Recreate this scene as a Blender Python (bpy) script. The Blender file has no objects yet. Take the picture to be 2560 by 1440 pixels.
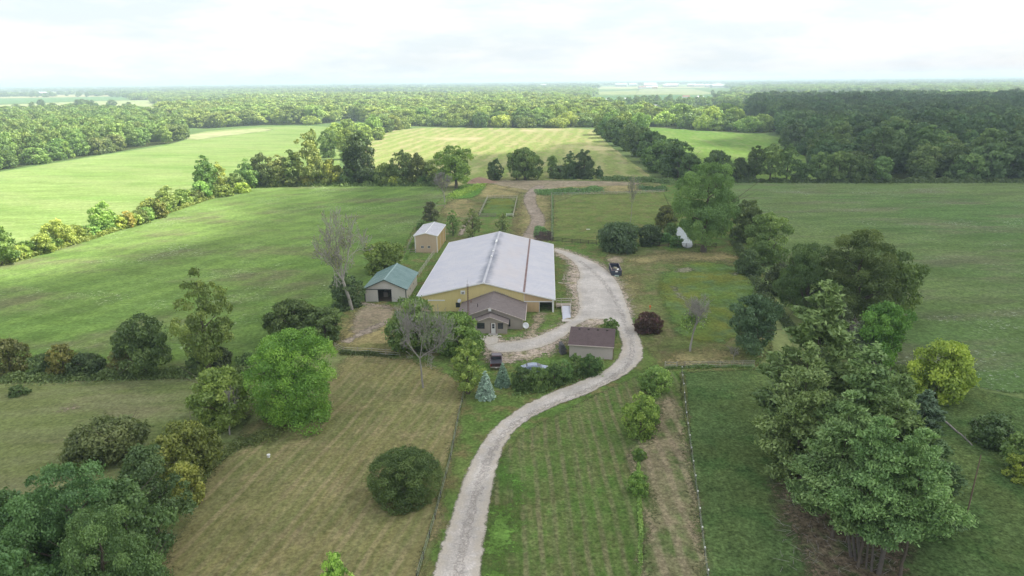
import bpy, bmesh, math, random
import numpy as np
from mathutils import Vector, Matrix

# ------------------------------------------------------------------ camera, sky, sun, exposure
SC = bpy.context.scene
F_PX, CAM_H = 1707.0, 45.0                 # focal length for a 2560 px wide frame, drone height in metres
PITCH, ROLL = math.radians(16.94), math.radians(-0.57)
SUN_EL, SUN_AZ = math.radians(52), math.radians(80)      # azimuth clockwise from the view direction
CAM_ROT = Matrix.Rotation(math.pi / 2 - PITCH, 3, 'X') @ Matrix.Rotation(ROLL, 3, 'Z')
cam_data = bpy.data.cameras.new('camera')
cam = bpy.data.objects.new('camera', cam_data)
SC.collection.objects.link(cam)
SC.camera = cam
cam_data.sensor_width = 36.0
cam_data.lens = 36.0 * F_PX / 2560.0
cam_data.clip_start, cam_data.clip_end = 0.5, 60000.0
cam.matrix_world = Matrix.Translation((0, 0, CAM_H)) @ CAM_ROT.to_4x4()

SC.view_settings.view_transform = 'Standard'
SC.view_settings.look = 'None'
SC.view_settings.gamma = 1.0
SC.view_settings.exposure = 1.40
SC.view_settings.use_curve_mapping = False
SC.render.engine = 'CYCLES'
SC.cycles.use_denoising = True
SC.cycles.max_bounces = 6
SC.cycles.diffuse_bounces = 3
SC.cycles.transparent_max_bounces = 16
SC.cycles.volume_bounces = 1

SUN_DIR = Vector((math.sin(SUN_AZ) * math.cos(SUN_EL), math.cos(SUN_AZ) * math.cos(SUN_EL), math.sin(SUN_EL)))
sun_data = bpy.data.lights.new('sun', 'SUN')
sun_data.energy = 3.4
sun_data.angle = math.radians(0.53)
sun_data.color = (1.0, 0.955, 0.87)
sun = bpy.data.objects.new('sun', sun_data)
SC.collection.objects.link(sun)
sun.rotation_euler = SUN_DIR.to_track_quat('Z', 'Y').to_euler()

world = bpy.data.worlds.new('World')
SC.world = world
world.use_nodes = True
wn, wl = world.node_tree.nodes, world.node_tree.links
wn.clear()
w_out = wn.new('ShaderNodeOutputWorld')
w_bg = wn.new('ShaderNodeBackground'); w_bg.inputs['Strength'].default_value = 0.10
w_sky = wn.new('ShaderNodeTexSky'); w_sky.sky_type = 'NISHITA'; w_sky.sun_disc = False
w_sky.sun_elevation = SUN_EL; w_sky.sun_rotation = SUN_AZ
w_sky.air_density = 1.0; w_sky.dust_density = 2.0; w_sky.ozone_density = 1.0
w_tc = wn.new('ShaderNodeTexCoord')
w_map = wn.new('ShaderNodeMapping'); w_map.inputs['Scale'].default_value = (1, 1, 4.5)
w_n = wn.new('ShaderNodeTexNoise'); w_n.inputs['Scale'].default_value = 2.6; w_n.inputs['Detail'].default_value = 8; w_n.inputs['Roughness'].default_value = 0.6
w_r = wn.new('ShaderNodeMapRange'); w_r.inputs['From Min'].default_value = 0.36; w_r.inputs['From Max'].default_value = 0.60
w_r.inputs['To Min'].default_value = 0.80; w_r.inputs['To Max'].default_value = 1.0
w_mix = wn.new('ShaderNodeMix'); w_mix.data_type = 'RGBA'
w_n2 = wn.new('ShaderNodeTexNoise'); w_n2.inputs['Scale'].default_value = 5.5; w_n2.inputs['Detail'].default_value = 9; w_n2.inputs['Roughness'].default_value = 0.62
w_c = wn.new('ShaderNodeMix'); w_c.data_type = 'RGBA'
w_c.inputs[6].default_value = (3.45, 3.76, 4.0, 1); w_c.inputs[7].default_value = (4.2, 4.27, 4.33, 1)   # thin bluish veil and brighter cloud
w_r2 = wn.new('ShaderNodeMapRange'); w_r2.inputs['From Min'].default_value = 0.38; w_r2.inputs['From Max'].default_value = 0.58

wl.new(w_tc.outputs['Generated'], w_map.inputs['Vector']); wl.new(w_map.outputs[0], w_n.inputs['Vector'])
wl.new(w_map.outputs[0], w_n2.inputs['Vector']); wl.new(w_n2.outputs['Fac'], w_r2.inputs['Value']); wl.new(w_r2.outputs[0], w_c.inputs[0]); wl.new(w_c.outputs[2], w_mix.inputs[7])
wl.new(w_n.outputs['Fac'], w_r.inputs['Value']); wl.new(w_r.outputs[0], w_mix.inputs[0])
wl.new(w_sky.outputs[0], w_mix.inputs[6]); wl.new(w_mix.outputs[2], w_bg.inputs['Color'])
wl.new(w_bg.outputs[0], w_out.inputs['Surface'])
world.cycles.sampling_method = 'AUTOMATIC'

COL = SC.collection

# ------------------------------------------------------------------ measuring helpers
def ray(px, py):
    return CAM_ROT @ Vector(((px - 1280) / F_PX, -(py - 720) / F_PX, -1.0))
def P(px, py, h=0.0):
    """point on the plane z=h that the photograph shows at this pixel"""
    d = ray(px, py)
    t = (h - CAM_H) / d.z
    return Vector((t * d.x, t * d.y, h))
def height_at(base, px, py):
    """height above base of what the photograph shows at this pixel"""
    d = ray(px, py)
    t = math.hypot(base.x, base.y) / math.hypot(d.x, d.y)
    return CAM_H + t * d.z
def width_at(base, npx):
    depth = -(CAM_ROT.transposed() @ (Vector((base.x, base.y, base.z)) - Vector((0, 0, CAM_H)))).z
    return npx * depth / F_PX

def tag(o, label=None, cat=None, group=None, kind=None):
    if label: o['label'] = label
    if cat: o['category'] = cat
    if group: o['group'] = group
    if kind: o['kind'] = kind
    return o
def empty(name, loc=(0, 0, 0), rz=0.0, label=None, cat=None, group=None):
    o = bpy.data.objects.new(name, None)
    o.empty_display_size = 0.5
    o.location = loc; o.rotation_euler = (0, 0, rz)
    COL.objects.link(o)
    return tag(o, label, cat, group)
def link(name, mesh, parent=None, mat=None):
    o = bpy.data.objects.new(name, mesh)
    COL.objects.link(o)
    if parent is not None: o.parent = parent
    if mat is not None and not mesh.materials: mesh.materials.append(mat)
    return o

class MB:
    """collects simple solids and links them as one mesh object"""
    def __init__(s): s.v, s.f = [], []
    def add(s, vs, fs):
        n = len(s.v); s.v += [tuple(v) for v in vs]; s.f += [tuple(i + n for i in f) for f in fs]; return s
    def box(s, x0, x1, y0, y1, z0, z1):
        return s.add([(x0, y0, z0), (x1, y0, z0), (x1, y1, z0), (x0, y1, z0), (x0, y0, z1), (x1, y0, z1), (x1, y1, z1), (x0, y1, z1)],
                     [(0, 3, 2, 1), (4, 5, 6, 7), (0, 1, 5, 4), (1, 2, 6, 5), (2, 3, 7, 6), (3, 0, 4, 7)])
    def hexa(s, vs):
        """eight corners: bottom four (ccw), top four"""
        return s.add(vs, [(0, 3, 2, 1), (4, 5, 6, 7), (0, 1, 5, 4), (1, 2, 6, 5), (2, 3, 7, 6), (3, 0, 4, 7)])
    def bar(s, a, b, w, h=None):
        """a rectangular bar from a to b"""
        h = h or w
        a, b = Vector(a), Vector(b); d = (b - a).normalized()
        side = d.cross(Vector((0, 0, 1)))
        if side.length < 1e-3: side = Vector((1, 0, 0))
        side.normalize(); up = side.cross(d).normalized()
        sw, uh = side * w / 2, up * h / 2
        return s.hexa([a - sw - uh, a + sw - uh, b + sw - uh, b - sw - uh, a - sw + uh, a + sw + uh, b + sw + uh, b - sw + uh])
    def tube(s, a, b, r0, r1=None, n=8, cap=True):
        r1 = r0 if r1 is None else r1
        a, b = Vector(a), Vector(b); d = (b - a).normalized()
        side = d.cross(Vector((0, 0, 1)))
        if side.length < 1e-3: side = Vector((1, 0, 0))
        side.normalize(); up = side.cross(d)
        vs = []
        for c, r in ((a, r0), (b, r1)):
            for k in range(n):
                t = 2 * math.pi * k / n
                vs.append(c + side * (r * math.cos(t)) + up * (r * math.sin(t)))
        fs = [(k, (k + 1) % n, n + (k + 1) % n, n + k) for k in range(n)]
        if cap: fs += [tuple(range(n - 1, -1, -1)), tuple(range(n, 2 * n))]
        return s.add(vs, fs)
    def extrude_profile(s, prof, x0, x1):
        """profile of (y, z) points swept along x"""
        n = len(prof)
        vs = [(x0, y, z) for y, z in prof] + [(x1, y, z) for y, z in prof]
        fs = [(k, (k + 1) % n, n + (k + 1) % n, n + k) for k in range(n)] + [tuple(range(n - 1, -1, -1)), tuple(range(n, 2 * n))]
        return s.add(vs, fs)
    def mesh(s, name):
        m = bpy.data.meshes.new(name); m.from_pydata([tuple(v) for v in s.v], [], s.f); m.update()
        return m
    def build(s, name, mat, parent=None, loc=None, bevel=0.0, smooth=False):
        m = s.mesh(name)
        bm = bmesh.new(); bm.from_mesh(m)
        bmesh.ops.recalc_face_normals(bm, faces=bm.faces)
        if bevel > 0:
            bmesh.ops.bevel(bm, geom=list(bm.edges), offset=bevel, segments=2, affect='EDGES', clamp_overlap=True)
        bm.to_mesh(m); bm.free()
        if smooth:
            m.polygons.foreach_set('use_smooth', [True] * len(m.polygons))
        m.materials.append(mat)
        o = link(name, m, parent)
        if loc is not None: o.location = loc
        return o

# ------------------------------------------------------------------ materials
def nodes_of(name):
    m = bpy.data.materials.new(name); m.use_nodes = True
    nt = m.node_tree; nt.nodes.clear()
    return m, nt.nodes, nt.links
class NG:
    """short-hand for wiring nodes"""
    def __init__(s, name):
        s.m, s.n, s.l = nodes_of(name)
        s.out = s.n.new('ShaderNodeOutputMaterial')
    def put(s, socket, v):
        if isinstance(v, bpy.types.NodeSocket): s.l.new(v, socket)
        elif v is not None: socket.default_value = v
    def math(s, op, a, b=None, c=None, clamp=False):
        n = s.n.new('ShaderNodeMath'); n.operation = op; n.use_clamp = clamp
        s.put(n.inputs[0], a); s.put(n.inputs[1], b); s.put(n.inputs[2], c)
        return n.outputs[0]
    def mixc(s, f, a, b, mode='MIX'):
        n = s.n.new('ShaderNodeMix'); n.data_type = 'RGBA'; n.blend_type = mode
        s.put(n.inputs[0], f)
        for k, v in ((6, a), (7, b)):
            s.put(n.inputs[k], v if isinstance(v, bpy.types.NodeSocket) else (*v[:3], 1.0))
        return n.outputs[2]
    def noise(s, vec, scale, detail=3, rough=0.55, dist=0.0):
        n = s.n.new('ShaderNodeTexNoise'); s.put(n.inputs['Vector'], vec)
        n.inputs['Scale'].default_value = scale; n.inputs['Detail'].default_value = detail
        n.inputs['Roughness'].default_value = rough; n.inputs['Distortion'].default_value = dist
        return n.outputs['Fac']
    def ramp(s, v, a, b, lo=0.0, hi=1.0):
        n = s.n.new('ShaderNodeMapRange'); n.interpolation_type = 'SMOOTHSTEP'
        s.put(n.inputs[0], v); s.put(n.inputs[1], a); s.put(n.inputs[2], b); s.put(n.inputs[3], lo); s.put(n.inputs[4], hi)
        return n.outputs[0]
    def mapping(s, vec, scale=(1, 1, 1), rot=(0, 0, 0)):
        n = s.n.new('ShaderNodeMapping'); s.put(n.inputs['Vector'], vec)
        n.inputs['Scale'].default_value = scale; n.inputs['Rotation'].default_value = rot
        return n.outputs[0]
    def obj(s):
        if not hasattr(s, 'tc'): s.tc = s.n.new('ShaderNodeTexCoord')
        return s.tc.outputs['Object']
    def attr(s, name):
        n = s.n.new('ShaderNodeAttribute'); n.attribute_name = name
        return n.outputs['Fac']
    def value_scale(s, col, f):
        """multiply a colour by a scalar"""
        n = s.n.new('ShaderNodeVectorMath'); n.operation = 'SCALE'
        s.put(n.inputs[0], col); s.put(n.inputs[3], f)
        return n.outputs[0]

MATS = {}
def surf(name, col, rough=0.6, metal=0.0, vary=0.12, scale=1.5, col2=None, grain=0.0, bump=0.0, spec=0.4, streak=False):
    """a painted, wooden or metal surface with wear and grain"""
    if name in MATS: return MATS[name]
    g = NG(name)
    b = g.n.new('ShaderNodeBsdfPrincipled')
    vec = g.obj()
    if streak: vec2 = g.mapping(vec, (3.0, 3.0, 0.35))
    else: vec2 = vec
    n1 = g.noise(vec2, scale, 5, 0.6)
    c2 = col2 or tuple(c * 0.6 for c in col)
    c = g.mixc(g.ramp(n1, 0.42, 0.75, 0.0, 1.0), col, c2)
    if col2 is None: c = g.mixc(vary * 2.2, col, c)
    n2 = g.noise(vec, scale * 9, 3, 0.7)
    c = g.value_scale(c, g.ramp(n2, 0.2, 0.8, 1 - vary - grain, 1 + vary + grain))
    g.put(b.inputs['Base Color'], c)
    b.inputs['Metallic'].default_value = metal
    g.put(b.inputs['Roughness'], g.ramp(n1, 0.3, 0.7, max(0.05, rough - 0.12), min(1, rough + 0.12)))
    b.inputs['Specular IOR Level'].default_value = spec
    if bump:
        bp = g.n.new('ShaderNodeBump'); bp.inputs['Strength'].default_value = bump; bp.inputs['Distance'].default_value = 0.02
        g.put(bp.inputs['Height'], n2); g.l.new(bp.outputs[0], b.inputs['Normal'])
    g.l.new(b.outputs[0], g.out.inputs['Surface'])
    MATS[name] = g.m
    return g.m

def land(name, c1, c2, c3=None, big=0.03, mid=0.35, fine=2.2, contrast=0.35, stripes=None, specks=None, patch=None,
         soft=1.0, ragged=1.5, stones=False, stretch=None, edge=None):
    """ground cover: colour varies at three scales; 'sd' is the distance inside the patch and frays its edge
       stripes=(angle_deg, period, colour, strength)  specks=(colour, amount)  patch=(colour, noise scale, threshold)"""
    g = NG(name)
    vec = g.obj()
    nb = g.noise(vec, big, 5, 0.55)
    vm = vec
    if stretch: vm = g.mapping(vec, (stretch[1], 1.0, 1.0), (0, 0, math.radians(stretch[0])))
    nm = g.noise(vm, mid, 5, 0.6)
    nf = g.noise(vec, fine, 4, 0.75)
    c = g.mixc(g.ramp(nb, 0.35, 0.65), c1, c2)
    if c3: c = g.mixc(g.ramp(nm, 0.46, 0.68), c, c3)
    else: c = g.value_scale(c, g.ramp(nm, 0.25, 0.75, 0.80, 1.2))
    c = g.value_scale(c, g.ramp(g.noise(vm, 0.13, 6, 0.68), 0.3, 0.7, 0.82, 1.2))
    if patch:
        pn = g.noise(vec, patch[1], 6, 0.62)
        c = g.mixc(g.ramp(pn, patch[2], patch[2] + 0.12), c, patch[0])
    if stripes:
        for st in (stripes if isinstance(stripes, list) else [stripes]):
            ang, per, sc, amt = st
            r = math.radians(ang)
            sep = g.n.new('ShaderNodeSeparateXYZ'); g.put(sep.inputs[0], vec)
            d = g.math('ADD', g.math('MULTIPLY', sep.outputs[0], math.cos(r)), g.math('MULTIPLY', sep.outputs[1], math.sin(r)))
            wob = g.math('MULTIPLY', g.noise(vec, 0.05, 2), per * 1.1)
            s_ = g.math('SINE', g.math('MULTIPLY', g.math('ADD', d, wob), 2 * math.pi / per))
            brk = g.ramp(g.noise(vec, 0.16, 4), 0.24, 0.58)
            f = g.math('MULTIPLY', g.math('MULTIPLY', g.ramp(s_, -0.3, 0.95), brk), amt)
            c = g.mixc(f, c, sc)
    if specks:
        sn = g.noise(vec, 1.3, 2, 0.85)
        cl = g.ramp(g.noise(vec, 0.045, 5, 0.7), 0.50, 0.66)
        f = g.math('MULTIPLY', g.ramp(sn, 0.57, 0.63), g.math('MULTIPLY', cl, specks[1]))
        c = g.mixc(f, c, specks[0])
    if stones:
        v = g.n.new('ShaderNodeTexVoronoi'); v.inputs['Scale'].default_value = 4.5; g.put(v.inputs['Vector'], vec)
        c = g.value_scale(c, g.ramp(v.outputs['Distance'], 0.0, 0.6, 1.08, 0.84))
    nf2 = g.noise(vec, fine * 0.42, 3, 0.7)
    c = g.value_scale(c, g.ramp(nf, 0.25, 0.75, 1 - contrast * 1.35, 1 + contrast * 1.35))
    c = g.value_scale(c, g.ramp(nf2, 0.3, 0.7, 1 - contrast * 0.6, 1 + contrast * 0.6))
    sd = g.attr('sd')
    if edge:
        c = g.mixc(g.math('MULTIPLY', g.ramp(g.math('ADD', sd, g.math('MULTIPLY', g.math('SUBTRACT', nm, 0.5), edge[1] * 2)), 0.0, edge[1], 1.0, 0.0), edge[2]), c, edge[0])
    dif = g.n.new('ShaderNodeBsdfDiffuse'); dif.inputs['Roughness'].default_value = 0.9
    g.put(dif.inputs['Color'], c)
    bp = g.n.new('ShaderNodeBump'); bp.inputs['Strength'].default_value = 0.35; bp.inputs['Distance'].default_value = 0.12
    g.put(bp.inputs['Height'], nf); g.l.new(bp.outputs[0], dif.inputs['Normal'])
    t = g.n.new('ShaderNodeBsdfTransparent')
    mx = g.n.new('ShaderNodeMixShader')
    sdn = g.math('ADD', sd, g.math('ADD', g.math('MULTIPLY', g.math('SUBTRACT', nm, 0.5), ragged * 2.4), g.math('MULTIPLY', g.math('SUBTRACT', nf, 0.5), ragged * 1.6)))
    g.put(mx.inputs[0], g.ramp(sdn, -soft * 0.5, soft * 0.5))
    g.l.new(t.outputs[0], mx.inputs[1]); g.l.new(dif.outputs[0], mx.inputs[2]); g.l.new(mx.outputs[0], g.out.inputs['Surface'])
    return g.m

# ------------------------------------------------------------------ ground patches
def chaikin(pts, it=2, closed=True):
    pts = [np.array(p, float) for p in pts]
    for _ in range(it):
        out = []
        n = len(pts)
        rng_ = range(n) if closed else range(n - 1)
        if not closed: out.append(pts[0])
        for i in rng_:
            a, b = pts[i], pts[(i + 1) % n]
            out += [a * 0.75 + b * 0.25, a * 0.25 + b * 0.75]
        if not closed: out.append(pts[-1])
        pts = out
    return pts
def sdf(poly, X, Y):
    """signed distance (positive inside) of points to a closed polygon"""
    d2 = np.full(X.shape, 1e18); inside = np.zeros(X.shape, bool)
    n = len(poly)
    for i in range(n):
        ax, ay = poly[i]; bx, by = poly[(i + 1) % n]
        ex, ey = bx - ax, by - ay
        L = ex * ex + ey * ey + 1e-12
        t = np.clip(((X - ax) * ex + (Y - ay) * ey) / L, 0, 1)
        dx, dy = X - ax - t * ex, Y - ay - t * ey
        d2 = np.minimum(d2, dx * dx + dy * dy)
        c = ((ay > Y) != (by > Y)) & (X < (bx - ax) * (Y - ay) / ((by - ay) if abs(by - ay) > 1e-12 else 1e-12) + ax)
        inside ^= c
    d = np.sqrt(d2)
    return np.where(inside, d, -d)
LAYER = [0]
def zone(name, pts, mat, cell=None, smooth=2, px=True, margin=2.5, relief=None, z=None):
    """a sheet of ground cover; pts are outline points as measured in the photograph (or metres when px=False)"""
    w = [(P(*p).x, P(*p).y) for p in pts] if px else pts
    if smooth: w = chaikin(w, smooth)
    w = np.array(w)
    lo, hi = w.min(0) - margin, w.max(0) + margin
    if cell is None:
        cell = max(0.8, math.sqrt((hi[0] - lo[0]) * (hi[1] - lo[1]) / 16000.0))
    margin = max(margin, cell)
    xs = np.arange(lo[0], hi[0] + cell, cell); ys = np.arange(lo[1], hi[1] + cell, cell)
    X, Y = np.meshgrid(xs, ys)
    S = sdf(w, X, Y)
    nx, ny = len(xs), len(ys)
    if z is None:
        LAYER[0] += 1
        z = 0.004 * LAYER[0]
    Z = np.full(X.shape, z)
    if relief is not None: Z = Z + relief(X, Y, S)
    idx = np.arange(nx * ny).reshape(ny, nx)
    keep = np.maximum.reduce([S[:-1, :-1], S[1:, :-1], S[:-1, 1:], S[1:, 1:]]) > -margin
    q = np.stack([idx[:-1, :-1], idx[:-1, 1:], idx[1:, 1:], idx[1:, :-1]], -1)[keep]
    used, inv = np.unique(q, return_inverse=True)
    verts = np.stack([X.ravel(), Y.ravel(), Z.ravel()], -1)[used]
    me = np_mesh(name, verts, inv.reshape(-1, 4))
    a = me.attributes.new('sd', 'FLOAT', 'POINT'); a.data.foreach_set('value', S.ravel()[used].astype(np.float32))
    o = link(name, me, None, mat)
    o['kind'] = 'structure'
    return o
def np_mesh(name, verts, faces):
    """mesh from numpy arrays; faces all with the same number of corners"""
    me = bpy.data.meshes.new(name)
    faces = np.asarray(faces, np.int32); k = faces.shape[1]
    me.vertices.add(len(verts)); me.vertices.foreach_set('co', np.asarray(verts, np.float32).ravel())
    me.loops.add(faces.size); me.loops.foreach_set('vertex_index', faces.ravel())
    me.polygons.add(len(faces)); me.polygons.foreach_set('loop_start', np.arange(0, faces.size, k, dtype=np.int32))
    try: me.polygons.foreach_set('loop_total', np.full(len(faces), k, np.int32))
    except Exception: pass
    me.update(calc_edges=True)
    return me
def band(center, w0, w1=None):
    """outline of a strip along a centre line given in photograph pixels; widths in metres"""
    pts = [np.array(P(*p).xy) for p in center]
    pts = chaikin(pts, 2, closed=False)
    w1 = w0 if w1 is None else w1
    L, R = [], []
    n = len(pts)
    for i, p in enumerate(pts):
        d = pts[min(i + 1, n - 1)] - pts[max(i - 1, 0)]; d = d / (np.linalg.norm(d) + 1e-9)
        nrm = np.array([-d[1], d[0]]); w = (w0 + (w1 - w0) * i / (n - 1)) / 2
        L.append(p + nrm * w); R.append(p - nrm * w)
    return [tuple(p) for p in L + R[::-1]]

# ------------------------------------------------------------------ the ground
def farmland():
    g = NG('farmland')
    vec = g.obj()
    v = g.n.new('ShaderNodeTexVoronoi'); v.inputs['Scale'].default_value = 0.0016; v.inputs['Randomness'].default_value = 0.8
    g.put(v.inputs['Vector'], g.mapping(vec, (1.0, 0.8, 1)))
    sep = g.n.new('ShaderNodeSeparateColor'); g.l.new(v.outputs['Color'], sep.inputs[0])
    c = g.mixc(g.ramp(sep.outputs[0], 0.2, 0.9), (0.10, 0.16, 0.055), (0.24, 0.27, 0.11))
    c = g.mixc(g.ramp(sep.outputs[1], 0.82, 0.9), c, (0.34, 0.31, 0.16))
    nb = g.noise(vec, 0.02, 5, 0.6); nf = g.noise(vec, 1.2, 4, 0.7)
    c = g.value_scale(c, g.ramp(nb, 0.3, 0.7, 0.8, 1.15)); c = g.value_scale(c, g.ramp(nf, 0.2, 0.8, 0.75, 1.25))
    d = g.n.new('ShaderNodeBsdfDiffuse'); g.put(d.inputs['Color'], c); g.l.new(d.outputs[0], g.out.inputs['Surface'])
    return g.m
gm = bpy.data.meshes.new('ground')
gm.from_pydata([(-45000, -1500, 0), (45000, -1500, 0), (45000, 34000, 0), (-45000, 34000, 0)], [], [(0, 1, 2, 3)])
tag(link('ground', gm, None, farmland()), kind='structure')

M_forest_floor = land('leaf_litter', (0.043, 0.055, 0.022), (0.061, 0.073, 0.024), ragged=2.0)
M_corn = land('corn_crop', (0.195, 0.275, 0.085), (0.225, 0.295, 0.105), c3=(0.16, 0.245, 0.07), big=0.012, mid=0.05, fine=1.1, contrast=0.2,
              stretch=(20, 0.25), stripes=[(104, 6.0, (0.14, 0.22, 0.05), 0.4), (62, 41.0, (0.25, 0.30, 0.12), 0.45)], ragged=1.0)
M_meadow = land('hay_meadow', (0.112, 0.185, 0.048), (0.145, 0.215, 0.062), c3=(0.14, 0.155, 0.072), big=0.012, mid=0.07, fine=1.4, contrast=0.22,
                specks=((0.55, 0.6, 0.42), 0.55), stretch=(62, 0.45), stripes=(150, 9.0, (0.195, 0.305, 0.073), 0.35))
M_rmeadow = land('clover_meadow', (0.112, 0.182, 0.060), (0.142, 0.195, 0.07), c3=(0.155, 0.175, 0.09), big=0.016, mid=0.09, fine=1.4, contrast=0.25,
                 specks=((0.45, 0.49, 0.40), 0.6), stretch=(-35, 0.35))
M_lawn = land('yard_grass', (0.111, 0.189, 0.046), (0.143, 0.195, 0.058), c3=(0.195, 0.169, 0.078), big=0.05, mid=0.28, fine=2.4, contrast=0.32, ragged=0.8)
M_llawn = land('mown_olive_grass', (0.165, 0.189, 0.073), (0.140, 0.183, 0.063), c3=(0.201, 0.201, 0.104), big=0.03, mid=0.16, fine=2.0, contrast=0.22,
               stretch=(-20, 0.3), stripes=(105, 7.0, (0.220, 0.232, 0.116), 0.4), ragged=0.8)
M_hay = land('mown_hay', (0.235, 0.21, 0.092), (0.185, 0.20, 0.078), c3=(0.27, 0.23, 0.12), big=0.03, mid=0.22, fine=2.6, contrast=0.26,
             stretch=(8, 1.0), stripes=[(-12, 1.7, (0.32, 0.27, 0.15), 0.6), (-11, 1.1, (0.15, 0.175, 0.06), 0.45), (-13, 4.6, (0.16, 0.19, 0.07), 0.3)], ragged=2.0, soft=2.2,
             edge=((0.25, 0.21, 0.105), 3.0, 0.35))
M_centre = land('striped_grass', (0.115, 0.175, 0.05), (0.16, 0.17, 0.07), c3=(0.10, 0.175, 0.042), big=0.06, mid=0.3, fine=2.8, contrast=0.33,
                stripes=[(0, 1.6, (0.225, 0.19, 0.12), 0.5), (1, 0.9, (0.085, 0.15, 0.035), 0.45)], ragged=0.8)
M_dry = land('dry_strip', (0.255, 0.215, 0.135), (0.17, 0.185, 0.085), c3=(0.125, 0.175, 0.06), big=0.08, mid=0.22, fine=2.8, contrast=0.32,
             stripes=(0, 2.1, (0.354, 0.281, 0.195), 0.55), ragged=2.2, soft=2.0)
M_green = land('lush_grass', (0.10, 0.20, 0.042), (0.115, 0.195, 0.045), fine=2.6, contrast=0.3, ragged=2.4, soft=3.0)
M_pasture = land('green_pasture', (0.092, 0.145, 0.052), (0.125, 0.165, 0.055), c3=(0.078, 0.135, 0.044), big=0.03, mid=0.2, fine=3.0, contrast=0.42, ragged=0.4)
M_litter = land('needle_litter', (0.140, 0.110, 0.076), (0.183, 0.152, 0.098), c3=(0.091, 0.122, 0.049), mid=0.5, fine=3.2, contrast=0.5, ragged=3.0, soft=2.5)
M_back = land('rough_yard_grass', (0.159, 0.177, 0.067), (0.128, 0.177, 0.055), c3=(0.226, 0.195, 0.104), big=0.06, mid=0.22, fine=2.0, contrast=0.33, ragged=1.2)
M_straw = land('straw_grass', (0.329, 0.275, 0.134), (0.262, 0.232, 0.110), c3=(0.183, 0.189, 0.073), big=0.06, mid=0.2, fine=1.8, contrast=0.28, ragged=4.5, soft=6.0)
M_arena = land('arena_grass', (0.104, 0.171, 0.043), (0.165, 0.183, 0.043), c3=(0.122, 0.183, 0.073), big=0.06, mid=0.25, fine=2.2, contrast=0.25, ragged=2.5, soft=2.5)
M_dirt = land('bare_dirt', (0.36, 0.295, 0.215), (0.30, 0.245, 0.17), c3=(0.22, 0.205, 0.12), mid=0.4, fine=2.2, contrast=0.25, ragged=1.6, soft=1.2)
M_track = land('rutted_track', (0.360, 0.300, 0.245), (0.300, 0.245, 0.190), mid=0.5, fine=2.0, contrast=0.2, ragged=1.0, soft=1.0)
M_paddock = land('paddock_grass', (0.165, 0.201, 0.061), (0.140, 0.195, 0.055), c3=(0.195, 0.189, 0.079), big=0.04, mid=0.25, fine=1.6, contrast=0.22, ragged=0.5)
M_gravel = land('gravel', (0.595, 0.55, 0.51), (0.56, 0.51, 0.47), c3=(0.62, 0.575, 0.54), big=0.08, mid=0.9, fine=5.0, contrast=0.13, ragged=0.42, soft=0.4, stones=True,
                edge=((0.512, 0.451, 0.366), 1.3, 0.6))
M_gravel_thin = land('thin_gravel', (0.537, 0.451, 0.378), (0.464, 0.378, 0.305), c3=(0.244, 0.232, 0.122), mid=0.7, fine=3.0, contrast=0.36, ragged=3.4, soft=1.6, stones=True)
M_farhay = land('far_hay_field', (0.220, 0.280, 0.080), (0.270, 0.300, 0.110), c3=(0.300, 0.280, 0.130), big=0.012, mid=0.05, fine=0.8, contrast=0.14,
                stretch=(0, 4.0), stripes=[(-8, 11.0, (0.439, 0.390, 0.207), 0.6), (6, 26.0, (0.232, 0.317, 0.085), 0.4)], ragged=2.0,
                patch=((0.451, 0.390, 0.232), 0.012, 0.56))
M_farlit = land('far_green_field', (0.140, 0.240, 0.050), (0.170, 0.260, 0.060), c3=(0.210, 0.270, 0.090), big=0.01, mid=0.04, fine=0.6, contrast=0.12, stretch=(90, 3.0), ragged=2.0)
M_pale = land('far_pale_field', (0.260, 0.310, 0.130), (0.310, 0.330, 0.170), big=0.004, mid=0.02, fine=0.2, contrast=0.1, ragged=4.0, soft=6)
M_soy = land('far_soy_field', (0.104, 0.195, 0.073), (0.122, 0.207, 0.079), big=0.004, mid=0.02, fine=0.2, contrast=0.1, ragged=4.0, soft=6)

# far woods' floors first (lowest sheets), then fields
FOREST_R = [(2085, 452), (2600, 451), (3600, 451), (4200, 300), (3000, 262), (2200, 256), (1890, 262), (1862, 285), (1900, 312), (1960, 340), (1968, 372), (2010, 400)]
FOREST_L = [(-900, 560), (-300, 470), (0, 426), (120, 405), (230, 390), (360, 368), (465, 352), (455, 328), (400, 300), (280, 288), (0, 292), (-900, 330)]
FOREST_M = [(455, 326), (640, 313), (820, 311), (840, 300), (1010, 316), (1250, 320), (1490, 319), (1640, 317), (1740, 326), (1950, 336), (1900, 316), (1780, 304), (1660, 301), (1540, 292), (1440, 255), (1100, 247), (560, 252), (620, 268), (380, 280)]
FOREST_F = [(350, 262), (600, 262), (1440, 256), (1480, 242), (1500, 228), (1400, 222), (900, 224), (300, 236)]
FOREST_E = [(1800, 262), (1870, 258), (2200, 255), (3300, 262), (3600, 232), (3300, 214), (2300, 213), (1850, 218), (1820, 240)]
for nm, pl in (('woodland_floor', FOREST_R), ('woodland_floor', FOREST_L), ('woodland_floor', FOREST_M)):
    zone(nm, pl, M_forest_floor, smooth=1, margin=6)
zone('pale_field', [(-600, 300), (0, 286), (200, 276), (360, 268), (385, 262), (370, 250), (200, 254), (0, 262), (-600, 275)], M_pale, smooth=0, margin=15)
zone('crop_field', [(-700, 268), (0, 259), (200, 253), (365, 247), (370, 240), (200, 243), (0, 246), (-700, 252)], M_soy, smooth=0, margin=15)
zone('pale_field', [(385, 279), (470, 275), (600, 268), (590, 264), (470, 265), (390, 269)], M_pale, smooth=1, margin=6)
zone('pale_field', [(885, 310), (945, 312), (950, 296), (900, 292)], M_farlit, smooth=1, margin=6)
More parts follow.
